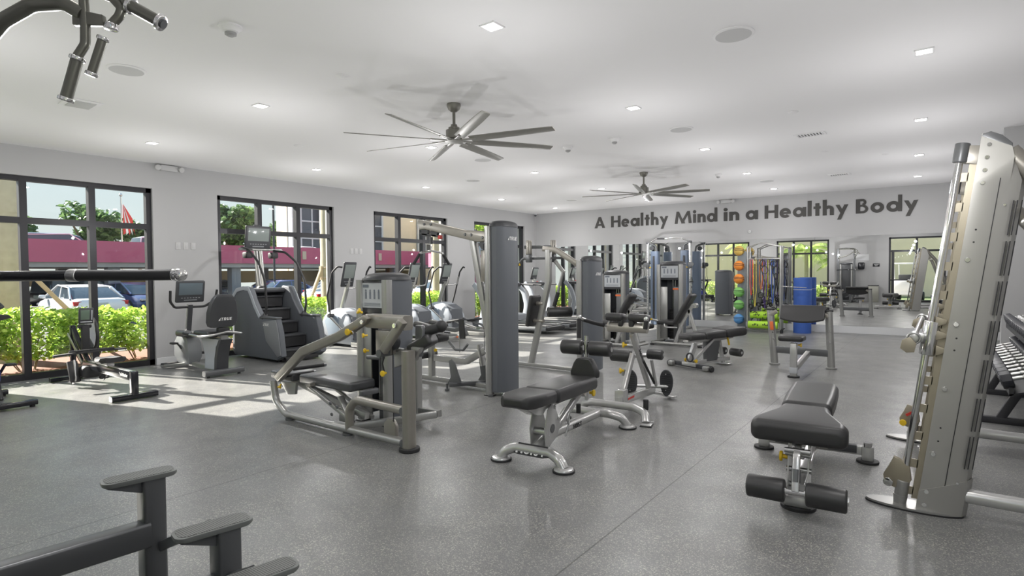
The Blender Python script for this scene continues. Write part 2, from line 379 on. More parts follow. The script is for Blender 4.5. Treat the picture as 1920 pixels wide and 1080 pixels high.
def window(name, a, c, ax, v, zt=WT, n3=3, tz=TR_Z, depth=.1, zb=0.0, label=None, parent=None):
    """storefront window between a and c; ax 0: in a wall of constant x=v, ax 1: constant y=v"""
    P = lambda u, z: (v, u, z) if ax == 0 else (u, v, z)
    S = lambda du, dz, dd: (dd, du, dz) if ax == 0 else (du, dd, dz)
    r = bpy.data.objects.new(name, None); C.objects.link(r); r['kind'] = 'structure'; r.location = P((a + c) / 2, 0); off = Vector(r.location)
    def pt(u, z): return Vector(P(u, z)) - off
    f = MB(); w = .075
    for u in (a + w / 2, c - w / 2): f.box(pt(u, (zt + zb) / 2), S(w, zt - zb, depth))
    f.box(pt((a + c) / 2, zt - .035), S(c - a, .07, depth)); f.box(pt((a + c) / 2, zb + .045), S(c - a, .09, depth))
    f.ob('window_frame', FRAME, r, False)
    for k in range(1, n3):
        MB().box(pt(a + (c - a) * k / n3, (zt + zb) / 2), S(.085, zt - zb - .1, depth * 1.15)).ob('mullion', FRAME, r, False)
    if tz: MB().box(pt((a + c) / 2, tz), S(c - a - .1, .085, depth * 1.1)).ob('transom_bar', FRAME, r, False)
    zs = [zb + .09, tz, zt - .06] if tz else [zb + .09, zt - .06]
    for k in range(n3):
        for z0, z1 in zip(zs, zs[1:]):
            u0, u1 = a + (c - a) * k / n3 + .03, a + (c - a) * (k + 1) / n3 - .03
            MB().box(pt((u0 + u1) / 2, (z0 + z1) / 2), S(u1 - u0, z1 - z0, .006)).ob('pane', GLASS, r, False)
    return r
for i, (a, c) in enumerate(LW): window('window_%d' % (i + 1), a, c, 0, XL - .10)

# back wall (slightly out of square): local x along the wall, -y into the room
def bw(o):
    o.location = (0, YB, 0); o.rotation_euler = (0, 0, PHI); return o
bw(struct('wall_back', MB().box(((XL + XR) / 2, .1, HC / 2), (XR - XL + .8, .2, HC)), WALL))
bw(struct('baseboard_back', MB().box(((XL + XR) / 2, -.02, .083), (XR - XL - .02, .04, .166), .004), TRIMW))
px_ = [-9.42, -7.31, -4.86, -2.40, 0.05, 1.6]
for i in range(5):
    o = bw(MB().box(((px_[i] + px_[i + 1]) / 2, -.012, (.17 + 2.215) / 2), (px_[i + 1] - px_[i] - .004, .012, 2.215 - .17)).ob('mirror_panel', MIRROR, None, False))
    tag(o, ['tall wall mirror panel nearest the window corner', 'tall wall mirror panel behind the stack machines', 'tall wall mirror panel behind the ball rack and cable columns',
            'tall wall mirror panel reflecting the curl bench and the rear wall', 'tall wall mirror panel behind the leaning smith machine rods'][i], 'mirror', 'mirror panels along the back wall')
# rear wall with two windows and the storefront door
RW = [(-8.76, -6.50), (-5.25, -3.01)]; RD = (-0.68, 1.35)
m = MB(); xs = [XL - .3, RW[0][0], RW[0][1], RW[1][0], RW[1][1], RD[0], RD[1], XR + .3]
for a, c in zip(xs[::2], xs[1::2]): m.box(((a + c) / 2, YR - .12, HC / 2), (c - a, .24, HC))
for a, c in RW + [RD]: m.box(((a + c) / 2, YR - .12, (2.87 + HC) / 2), (c - a, .24, HC - 2.87))
struct('wall_rear', m, WALL)
for i, (a, c) in enumerate(RW): window('window_%d' % (i + 5), a, c, 1, YR - .06, 2.87)
dr = window('door_1', RD[0], RD[1], 1, YR - .06, 2.87, 2, 2.26)
f = MB()
for u in (-.62 - .335, .29 - .335): f.box((u + .09, 0, 1.12), (.11, .06, 2.2)); 
f.ob('door_stile', FRAME, dr, False)
MB().box((-.5, .04, .98), (.95, .04, .06), .01).ob('push_bar', FRAME, dr)
# right side: wall, return and soffit past the dumbbell rack
struct('wall_right', MB().box((XR + .1, 7.4, HC / 2), (.2, 15.9, HC)), WALL)
struct('wall_return', MB().box((1.19, 9.78, HC / 2), (1.14, .16, HC)), WALL)

# lettering on the back wall
INK = mat('dark_wall_letters', (0.045, 0.043, 0.04), 0.5)
lr = root('wall_lettering', 'large dark grey words spelled out along the back wall above the mirror', 'lettering', (0, YB, 0), PHI)
for tx, a, c in [('A', -8.10, -7.77), ('Healthy', -7.58, -5.91), ('Mind', -5.73, -4.63), ('in', -4.46, -4.09), ('a', -3.93, -3.65), ('Healthy', -3.49, -1.72), ('Body', -1.57, -0.42)]:
    ws = [glyph(ch)[1] for ch in tx]; k_ = (c - a) / (sum(ws) + .12 * (len(ws) - 1)); u = a
    for ch, w_ in zip(tx, ws):
        m = MB(); word(m, ch, w_ * k_, .32, Matrix.Translation((u, 0, 2.715)), depth=.012); m.ob('letter', INK, lr, False); u += (w_ + .12) * k_

# ------------------------------------------------------------------ ceiling fittings
GLOW = emit('lamp_lens', (1, .97, .92), 14)
ring = lambda: None
first = None
rown = ('', 'nearest row', 'second row', 'third row', 'fourth row', 'last row before the lettered wall'); coln = ('over the window row', 'second from the windows', 'third from the windows', 'furthest from the windows')
for iy, y in enumerate((0.75, 3.3, 5.88, 8.52, 11.12, 13.62)):
    for ix, x in enumerate((-8.6, -5.83, -2.65, -0.05)):
        x = x - .033 * (y - 3.3) * (1 if ix > 1 else .35)
        l = bpy.data.lights.new('downlight', 'AREA'); l.shape = 'DISK'; l.size = .12; l.energy = 6; l.color = (1, .96, .9)
        lo = bpy.data.objects.new('downlight_lamp', l); C.objects.link(lo); lo.location = (x, y, HC - .02)
        l = bpy.data.lights.new('added_fill_lamp', 'POINT'); l.shadow_soft_size = .02; l.energy = 22; l.color = (1, .985, .99)  # added fill lamp below each downlight, without a fitting, to brighten the ceiling
        lo = bpy.data.objects.new('added_fill_lamp', l); C.objects.link(lo); lo.location = (x, y, HC - 1.15)
        if iy == 0: continue
        if first is None:
            r = root('recessed_downlight', '', 'light', group='square recessed downlights in the white ceiling'); first = r
            m = MB()
            for s in (-1, 1): m.box((s * .062, 0, -.004), (.014, .138, .012), .002); m.box((0, s * .062, -.004), (.11, .014, .012), .002)
            m.ob('trim_ring', CEIL, r); MB().box((0, 0, -.004), (.112, .112, .006)).ob('lamp_lens', GLOW, r, False)
        else: r = copy_tree(first)
        r.location = (x, y, HC); r['label'] = 'square recessed downlight in the %s, %s' % (rown[iy], coln[ix])
GRILLE = mat('grille_white', (0.55, 0.55, 0.55), 0.6, bump=.6, bscale=900)
names = ['nearest the pull-up handles', 'at the top of the view, right of the near fan', 'right of the near fan, level with its blades', 'left of the near fan over the window row', 'over the far mirror end', 'over the far window corner', 'beneath the near fan blades']
for (x, y), nm in zip([(-5.73, 2.01), (-1.29, 4.55), (-2.67, 7.14), (-7.33, 8.49), (-2.84, 12.34), (-7.44, 12.39), (-5.87, 7.04)], names):
    r = root('ceiling_speaker', 'round flush white ceiling speaker ' + nm, 'speaker', (x, y, HC), group='round speakers set in the ceiling')
    MB().lathe([(.15, 0), (.15, -.006), (.14, -.011), (.132, -.012)], n=36).ob('bezel', CEIL, r)
    MB().cyl((0, 0, -.013), (0, 0, -.008), .131, n=36).ob('grille', GRILLE, r)
def smoke(x, y, lb, s=1):
    r = root('smoke_detector', lb, 'detector', (x, y, HC), group='smoke detectors on the ceiling')
    MB().lathe([(.075 * s, 0), (.075 * s, -.012), (.058 * s, -.022), (.05 * s, -.04), (.036 * s, -.046), (.03 * s, -.046)], n=28).ob('base', CEIL, r)
    MB().lathe([(.036 * s, -.046), (.036 * s, -.062), (.024 * s, -.064), (.02 * s, -.072), (.01 * s, -.074)], n=24).ob('sensor_cage', mat('cage_grey', (.35, .35, .35), .6), r)
smoke(-4.15, 2.13, 'white domed smoke detector near the pull-up handle at the upper left', 1.1)
smoke(-4.34, 7.13, 'white smoke detector beyond the right blades of the near fan')
smoke(-3.57, 7.08, 'flat white detector puck right of the near fan blades', .95)
smoke(-3.36, 10.9, 'small white smoke detector behind the far fan', .9)
for (x, y), nm in zip([(-4.39, 3.28), (-7.23, 4.64), (-1.38, 7.19), (-7.29, 9.8), (-.75, 10.75), (-1.46, 9.87)], ['beside the smoke detector at the upper left', 'between the near fan and the second window', 'in front of the slotted ceiling register', 'near the far left downlights', 'between the two far right downlights', 'behind the slotted ceiling register']):
    r = root('sprinkler_cover', 'small round white sprinkler cover ' + nm, 'sprinkler', (x, y, HC), group='sprinkler covers on the ceiling')
    MB().lathe([(.06, 0), (.06, -.004), (.052, -.007), (.045, -.012), (.01, -.013)], n=24).ob('cap', CEIL, r)
def register(x, y, w, d, lb, n=9):
    r = root('ceiling_vent', lb, 'vent', (x, y, HC), -.03)
    m = MB()
    for s in (-1, 1): m.box((s * (w / 2 - .012), 0, -.005), (.024, d, .01), .002); m.box((0, s * (d / 2 - .01), -.005), (w - .048, .02, .01), .002)
    m.ob('frame', CEIL, r); MB().box((0, 0, -.0015), (w - .04, d - .03, .003)).ob('backing', mat('vent_dark', (.08, .08, .08), .8), r)
    for i in range(n): MB().box((-w / 2 + .035 + (w - .07) * i / (n - 1), 0, -.007), (.006, d - .035, .018), rot=(0, .5, 0)).ob('slat', CEIL, r)
register(-1.42, 8.51, .36, .2, 'slotted white air register in the ceiling near the letters'); register(-1.57, 12.42, .36, .2, 'small far slotted air register above the last letters')
r = root('access_plate', 'blank white rectangular ceiling plate beside the low pull-up grip', 'plate', (-7.22, 2.1, HC), -.03)
MB().box((0, 0, -.006), (.36, .30, .012), .004).ob('plate', CEIL, r); MB().box((0, 0, -.014), (.27, .21, .01), .003).ob('raised_panel', GRILLE, r)
def emergency(loc, rz, lb):
    r = root('emergency_light', lb, 'emergency light', loc, rz, group='twin-head emergency lights under the ceiling')
    MB().box((0, -.035, -.05), (.26, .07, .09), .01).ob('housing', mat('fitting_grey', (.5, .5, .5), .6), r)
    for s in (-1, 1):
        h = MB().cyl((s * .16, -.03, -.04), (s * .18, -.1, -.06), .035, .045, 18, .004).ob('lamp_head', mat('fitting_grey', (.5, .5, .5), .6), r)
emergency((XL, 4.12, HC - .01), pi / 2, 'twin-head white emergency light above the pier between the first two windows')
emergency((-4.4 * math.cos(PHI), YB - 4.4 * math.sin(PHI), HC), PHI, 'twin-head white emergency light above the middle of the wall lettering')
r = root('security_camera', 'tiny dark camera tucked in the far ceiling corner', 'camera', (XL + .08, 14.6, HC - .02))
MB().lathe([(.035, 0), (.035, -.02), (.03, -.05), (.005, -.06)], n=16).ob('dome', DARK, r); MB().cyl((0, 0, .02), (0, 0, -.005), .045).ob('mount', TRIMW, r)
r = root('wall_sprinkler', 'small side sprinkler head on the back wall under the word in', 'sprinkler', (-3.83, 14.93, 2.42), PHI)
MB().cyl((0, 0, 0), (0, -.02, 0), .035).ob('escutcheon', TRIMW, r); MB().cyl((0, -.02, 0), (0, -.07, 0), .01).cyl((0, -.07, 0), (0, -.075, 0), .02).ob('nozzle', STEEL, r)

# ceiling fans
FANB = mat('fan_taupe_metal', (0.17, 0.165, 0.145), 0.42, .3); FANL = mat('fan_blade_satin', (0.27, 0.265, 0.245), 0.38, .35)
def fan(x, y, a0, lb):
    r = root('ceiling_fan', lb, 'ceiling fan', (x, y, HC), 0, 'eight-bladed ceiling fans')
    MB().lathe([(.075, 0), (.075, -.02), (.06, -.06), (.035, -.08), (.02, -.085)], n=28).ob('canopy', FANB, r)
    MB().cyl((0, 0, -.08), (0, 0, -.23), .016).ob('downrod', FANB, r)
    MB().lathe([(.02, -.215), (.035, -.22), (.035, -.24), (.06, -.25), (.06, -.27), (.088, -.28), (.088, -.37), (.07, -.385)], n=32).ob('motor', FANB, r)
    MB().lathe([(.09, -.385), (.10, -.392), (.10, -.402), (.02, -.41)], n=32).ob('hub_plate', FANL, r)
    for k in range(8):
        a = a0 + k * pi / 4; Mz = Matrix.Rotation(a, 4, 'Z')
        m = MB(); m.bar([(.08, 0, -.392), (.26, 0, -.39)], .055, .012)
        bl = bmesh.new()
        prof = rrect(.115, .008, .003, 2); rings = []
        pts = [(.2, 1), (.5, 1), (.9, .93), (1.10, .82), (1.14, .72)]
        rr = []
        for s, wdt in pts:
            q = Matrix.Rotation(-.26, 3, 'X'); rr.append([Vector((s, 0, -.388)) + q @ Vector((0, px * wdt, pz)) for px, pz in prof])
        m.loft(rr); m.bm.transform(Mz); o = m.ob('blade', FANL, r)
fan(-4.19, 4.55, R(12), 'near eight-bladed taupe ceiling fan on a short rod')
fan(-4.36, 9.80, R(17), 'far eight-bladed taupe ceiling fan in front of the wall lettering')

# wall plates
PLW = mat('plate_grey', (.50, .50, .50), .5)
def plates(x, ys, z, lb, n=3):
    r = root('switch_plates', lb, 'wall plate', (x, ys, z), -pi / 2, 'triple wall plates between the windows')
    for k in range(n):
        p_ = MB().box(((k - 1) * -.12, 0, 0), (.075, .01, .12), .004).ob('plate', PLW, r); MB().box(((k - 1) * -.12, .007, 0), (.03, .004, .06), .002).ob('rocker', PLW, p_)
plates(XL + .005, 4.37, 1.94, 'row of three blank white wall plates on the pier between the first and second windows')
plates(XL + .005, 7.86, 1.94, 'row of three white wall plates on the pier between the second and third windows')

# ------------------------------------------------------------------ OUTSIDE
GZ = -0.30
ASPH = mat('asphalt', (0.05, 0.05, 0.054), 0.8, noise=.15, nscale=8); MULCH = mat('bark_mulch', (0.23, 0.085, 0.045), 0.9, noise=.5, nscale=25, bump=.8, bscale=30)
CONC = mat('concrete', (0.45, 0.43, 0.40), 0.8, noise=.08, nscale=3); GRASS = mat('lawn_grass', (0.17, 0.22, 0.09), 0.9, noise=.3, nscale=30)
struct('ground_parking', MB().box((-46, 20, GZ - .1), (66, 110, .2)), ASPH)
struct('ground_mulch', MB().box((-11.55, 7.2, -.13), (2.4, 21, .22)), MULCH)
struct('kerb', MB().box((-12.85, 7.2, -.15), (.2, 21, .3), .02), CONC)
struct('ground_garden', MB().box((-2, -6.8, -.16), (24, 12.6, .2)), GRASS)
struct('garden_path', MB().box((.5, -1.7, -.055), (4, 2.4, .05)), CONC)

def leafmat(name, c1, c2, tr=.45):
    M = bpy.data.materials.new(name); M.use_nodes = True; n = M.node_tree; n.nodes.clear(); A = n.nodes.new
    o = A('ShaderNodeOutputMaterial'); mx = A('ShaderNodeMixShader'); d = A('ShaderNodeBsdfPrincipled'); t = A('ShaderNodeBsdfTranslucent'); g = A('ShaderNodeNewGeometry'); c = A('ShaderNodeMix'); c.data_type = 'RGBA'
    c.inputs['A'].default_value = (*c1, 1); c.inputs['B'].default_value = (*c2, 1); n.links.new(g.outputs['Random Per Island'], c.inputs['Factor'])
    d.inputs['Roughness'].default_value = .45; n.links.new(c.outputs['Result'], d.inputs['Base Color']); n.links.new(c.outputs['Result'], t.inputs[0]); mx.inputs[0].default_value = tr
    n.links.new(d.outputs[0], mx.inputs[1]); n.links.new(t.outputs[0], mx.inputs[2]); n.links.new(mx.outputs[0], o.inputs[0]); return M
LEAF = leafmat('hedge_leaf', (.20, .36, .04), (.55, .70, .14), .5); LEAFD = leafmat('tree_leaf', (.07, .14, .05), (.17, .28, .11), .3); LEAFP = leafmat('palm_leaf', (.30, .42, .10), (.62, .72, .26), .5)
BARK = mat('bark', (0.20, 0.15, 0.10), 0.9, noise=.3, nscale=20); PALMB = mat('palm_bark', (0.36, 0.33, 0.24), 0.85, noise=.2, nscale=9); TWIG = mat('twig', (.25, .20, .12), .9)
def leaves(mb, pts, size, rnd, flat=.6, asp=.55):
    b = mb.bm
    for p in pts:
        s = size * rnd.uniform(.7, 1.3)
        q = Euler((rnd.uniform(-flat, flat) * 1.6, rnd.uniform(-flat, flat) * 1.6, rnd.uniform(0, 6.28))).to_matrix()
        vs = [b.verts.new(Vector(p) + q @ Vector(v)) for v in ((-s, 0, 0), (-.3 * s, -asp * s, .12 * s), (.6 * s, -asp * .8 * s, .1 * s), (s, 0, -.1 * s), (.6 * s, asp * .8 * s, .1 * s), (-.3 * s, asp * s, .12 * s))]
        b.faces.new(vs)
def shrub(x, y, w, d, h, lb, nleaf=700, z0=0.0, lm=None, size=.045, group='shrubs of the hedge outside the windows'):
    rnd = random.Random(int((x * 31 + y * 17) * 100)); r = root('hedge_shrub', lb, 'shrub', (x, y, z0), 0, group)
    m = MB(); pts = []
    while len(pts) < nleaf:
        u, v, k = rnd.uniform(-1, 1), rnd.uniform(-1, 1), rnd.uniform(0, 1)
        e = (u * u) ** 1.5 + (v * v) ** 1.5 + ((2 * k - 1) ** 2) ** 2
        if e > 1.15 or e < .25: continue
        pts.append((u * w / 2, v * d / 2, .16 + k * (h - .16) + rnd.uniform(-.03, .04)))
    leaves(m, pts, size, rnd); m.ob('foliage', lm or LEAF, r, False)
    for k in range(7):
        a, bq = rnd.uniform(-.3, .3) * w, rnd.uniform(-.3, .3) * d
        MB().tube([(a * .5, bq * .5, -.02), (a, bq, .2), (a * 1.5, bq * 1.4, .55)], .009, n=6).ob('stem', TWIG, r)
ordn = ('nearest', 'second', 'third', 'fourth', 'fifth', 'sixth', 'seventh', 'eighth', 'ninth', 'tenth', 'eleventh', 'twelfth', 'thirteenth', 'fourteenth', 'fifteenth', 'sixteenth', 'seventeenth', 'eighteenth', 'nineteenth', 'twentieth')
for k in range(18):
    y = 1.0 + k * .78
    rnd = random.Random(k)
    wn = 'first' if y < 5 else 'second' if y < 9 else 'third' if y < 12.5 else 'fourth'
    shrub(-11.45 + rnd.uniform(-.06, .06), y, .95, .94, .90 + rnd.uniform(-.05, .05), 'bright green hedge shrub outside near the %s window, %s along the hedge' % (wn, ordn[k]), 1700)
def tree(x, y, h, cr, lb, lm=LEAFD, n=2600, size=.28, name='broadleaf_tree', trunk=.18, z0=GZ, group=None):
    rnd = random.Random(int(abs(x * 7 + y * 13) * 10)); r = root(name, lb, 'tree', (x, y, z0), 0, group)
    m = MB(); m.tube([(0, 0, -.1), (.1, 0, h * .3), (-.1, .1, h * .6)], trunk, n=10, scales=[1.2, .9, .6])
    for k in range(5):
        a = k * 1.26; m.tube([(0, 0, h * .45), (math.cos(a) * cr * .4, math.sin(a) * cr * .4, h * .62), (math.cos(a) * cr * .7, math.sin(a) * cr * .7, h * .8)], trunk * .4, n=6)
    m.ob('trunk', BARK, r)
    blobs = [(rnd.uniform(-1, 1) * cr * .6, rnd.uniform(-1, 1) * cr * .6, h * rnd.uniform(.55, .88), cr * rnd.uniform(.3, .52)) for _ in range(13)]
    pts = []
    for k in range(n):
        bx, by, bz, br = blobs[k % 13]; v = Vector((rnd.gauss(0, 1), rnd.gauss(0, 1), rnd.gauss(0, 1))).normalized() * br * rnd.uniform(.6, 1.05); pts.append((bx + v.x, by + v.y, bz + v.z * .75))
    m = MB(); leaves(m, pts, size, rnd); m.ob('crown', lm, r, False)
def palm(x, y, h, rad, lb, crown=True, z0=GZ, fl=2.2, n=16):
    r = root('palm_tree', lb, 'palm', (x, y, z0)); rnd = random.Random(int(abs(x * 9 + y) * 10))
    pr = [(rad * 1.15, -.1)] + [(rad * (1 + .03 * (k % 2)), h * k / 26) for k in range(1, 27)]
    MB().lathe(pr, n=22).ob('trunk', PALMB, r)
    if crown:
        for k in range(n):
            a = k * 2.4; el = rnd.uniform(.1, 1.1); m = MB(); pts = []
            for s in range(9):
                u = s / 8; pts.append(Vector((math.cos(a) * fl * u * math.cos(el * .5), math.sin(a) * fl * u * math.cos(el * .5), h + fl * (math.sin(el) * u - .75 * u * u))))
            m.tube(pts, .018, n=5); side = Vector((-math.sin(a), math.cos(a), 0))
            for s in range(26):
                u = .12 + .87 * s / 26; q = u * 8; i = min(7, int(q)); c_ = pts[i].lerp(pts[i + 1], q - i); tdir = (pts[i + 1] - pts[i]).normalized(); ll = fl * .30 * math.sin(pi * (u * .85 + .1))
                for sg in (-1, 1):
                    e_ = c_ + side * sg * ll * .8 + tdir * ll * .5 + Vector((0, 0, -ll * .35)); m.quad(c_ - tdir * .022, c_ + tdir * .022, e_ + tdir * .01, e_ - tdir * .01)
            m.ob('frond', LEAFP, r, False)
    return r
palm(-12.9, 9.13, 7.5, .23, 'thick pale palm trunk outside the second window, propped with timber', False)
palm(-12.9, 13.2, 7.5, .22, 'pale palm trunk outside the third window', False)
palm(-12.9, 2.62, 7.5, .23, 'palm trunk at the left edge of the first window', False)
TIMB = mat('prop_timber', (.42, .33, .22), .8, noise=.15)
for a, c_, nm in [((-12.9, 2.9, 1.55), (-12.7, 4.15, -.1), 'diagonal timber tree prop seen through the first window'), ((-12.9, 8.9, 1.62), (-12.7, 8.0, -.1), 'short timber prop leaning left of the palm trunk'), ((-12.95, 5.3, 1.55), (-12.75, 6.3, -.1), 'diagonal timber prop behind the stair climber')]:
    tag(MB().bar([a, c_], .07, .07).ob('tree_prop', TIMB), nm, 'tree prop', 'timber props holding the young palms')
o = MB()
for z in (1.35, 1.62): o.torus((-12.9, 9.13, z - GZ + GZ), .25, .012)
o.box((-12.62, 9.1, 1.48), (.05, .09, .36)).box((-12.9, 8.86, 1.48), (.09, .05, .36)); tag(o.ob('trunk_brace', TIMB), 'strapped timber collar around the palm trunk by the second window', 'brace')

tree(-56.5, 16.9, 8.0, 2.4, 'leafy tree rising over the garage deck at the left', n=1900, size=.26); tree(-62, 12.2, 7.6, 2.4, 'tree behind the parked cars on the garage deck, far left', n=1600, size=.26)
tree(-63, 27.0, 6.6, 2.9, 'loose feathery tree beyond the flag pole', n=1300, size=.22); tree(-57, 20.6, 6.8, 2.0, 'small tree behind the flag over the garage deck', n=1300, size=.22)
tree(-57, 28.9, 9.4, 3.6, 'big dark green tree filling the second window', n=4200, size=.3); tree(-57, 35.4, 8.4, 2.7, 'dark green tree beside the second window mullion', n=2600, size=.28)
tree(-22, 27.5, 6.2, 2.0, 'green tree behind the lat machine tower outside the fourth window', n=2000, size=.16, lm=LEAF)

# parking garage
MAROON = mat('maroon_paint', (0.60, 0.13, 0.21), .6, noise=.05, nscale=2); BEIGE = mat('beige_stucco', (0.80, 0.69, 0.52), .85, noise=.04, nscale=3, bump=.1, bscale=20)
PINK = mat('pink_stucco', (0.70, 0.22, 0.33), .75, noise=.05, nscale=2)
g = root('parking_garage', 'low parking garage with a long maroon parapet across the lot', 'building', (-34, 15, GZ))
MB().box((0, 0, 2.98), (.25, 50, 1.08)).box((-.08, 0, 2.5), (.4, 50, .1)).ob('parapet', MAROON, g, False)
MB().box((-4.6, 0, 2.32), (9.2, 50, .24)).ob('deck', CONC, g, False)
for k in range(16):
    MB().box((-.5 - (k % 2) * 8, -23 + (k // 2) * 6.4, 1.1), (.55, .55, 2.3)).ob('column', mat('column_grey', (.30, .30, .31), .8), g, False)
MB().box((-9.1, 0, 1.6), (.2, 50, .9)).ob('rear_parapet', mat('rear_wall_tan', (.60, .50, .30), .8), g, False)
for y in (-1.8, 7.0, 13.4): MB().box((.16, y, 3.0), (.06, .28, .55), .02).ob('wall_sconce', mat('sconce_cream', (.7, .55, .4), .6), g, False)
# hotel-like building with arched windows
WINT = mat('dark_window', (.10, .11, .13), .2)
bd = root('beige_building', 'tall beige building with arched windows behind the garage', 'building', (-44, 40, GZ))
MB().box((-.8, 5, 6), (1.6, 36, 12)).ob('facade', BEIGE, bd, False); MB().box((.3, -12.6, 6), (.8, .7, 12)).ob('corner_pilaster', TRIMW, bd, False)
def archwin(y, z0, w, h, arch=True):
    pr = [(-w / 2, 0), (w / 2, 0), (w / 2, h)] + ([(w / 2 * math.cos(R(a)), h + w / 2 * math.sin(R(a))) for a in range(15, 180, 15)] if arch else []) + [(-w / 2, h)]
    q = MB().prism(pr, .2, (.02, y, z0), (0, 1, 0), (0, 0, 1)).ob('window', WINT, bd, False)
    m = MB()
    for s in (-1, 1): m.box((.16, y + s * w / 2, z0 + h / 2), (.14, .16, h))
    for z in [z0] + [z0 + h * k / 3 for k in (1, 2, 3)]: m.box((.16, y, z), (.12, w, .12))
    m.box((.16, y, z0 + h / 2), (.1, .1, h)); m.ob('window_surround', TRIMW, q, False)
for y in (-10.7, -4, 3, 10): archwin(y, 3.4, 2.2, 4.4)
b2 = root('pink_building', 'nearer beige wing with white framed windows seen through the third window', 'building', (-36, 38.2, GZ))
MB().box((-1, 10, 5.5), (2, 15, 11)).ob('facade', BEIGE, b2, False)
for y in (4.2, 11.6):
    q = MB().box((.02, y, 5.3), (.1, 2.4, 3.8)).ob('window', mat('curtained_window', (.28, .29, .32), .3), b2, False)
    m = MB()
    for s in (-1, 0, 1): m.box((.12, y + s * 1.2, 5.3), (.14, .18, 3.9))
    for z in (3.4, 4.7, 6, 7.2): m.box((.12, y, z), (.12, 2.5, .16))
    m.ob('window_frame', TRIMW, q, False)
pw = root('maroon_gatehouse', 'maroon painted wall with an opening at the end of the garage', 'building', (-30, 31, GZ))
MB().box((0, 4.2, 1.6), (.3, 5, 3.2)).box((0, .3, 2.7), (.3, 3, 1)).ob('wall', PINK, pw, False)
fl_ = root('flag_pole', 'tall pole carrying a drooping striped flag beyond the garage deck', 'flag', (-52, 17.6, GZ))
MB().cyl((0, 0, 0), (0, 0, 8.1), .05).ball((0, 0, 8.15), .12).ob('pole', STEEL, fl_)
for k in range(5): MB().prism([(0, 7.4 - k * .0), (.25 * (k + 1) / 2, 6.3), (.25 * (k + 1) / 2 + .1, 5.2), (.2 * k, 5.0)], .04, (0.05 + .03 * k, .1, 0), (0, 1, 0), (0, 0, 1)).ob('flag_fold', RED if k % 2 == 0 else WHITE, fl_, False)
sp_ = root('flag_sign', 'thin light pole in front of the second window trees', 'pole', (-30, 17.6, GZ)); MB().cyl((0, 0, 0), (0, 0, 9), .06).ob('pole', DARK, sp_)
vs = root('blade_sign', 'vertical blue lettered banner sign on the corner of the beige building', 'sign', (-43.4, 30.2, 5.6)); MB().box((0, 0, 1.2), (.1, .9, 3.2)).ob('panel', WHITE, vs, False)
for k in range(5): MB().box((.08, (k % 2 - .5) * .25, 2.5 - k * .6), (.04, .45, .42), .03).ob('letter', mat('sign_blue', (.03, .08, .4), .4), vs)

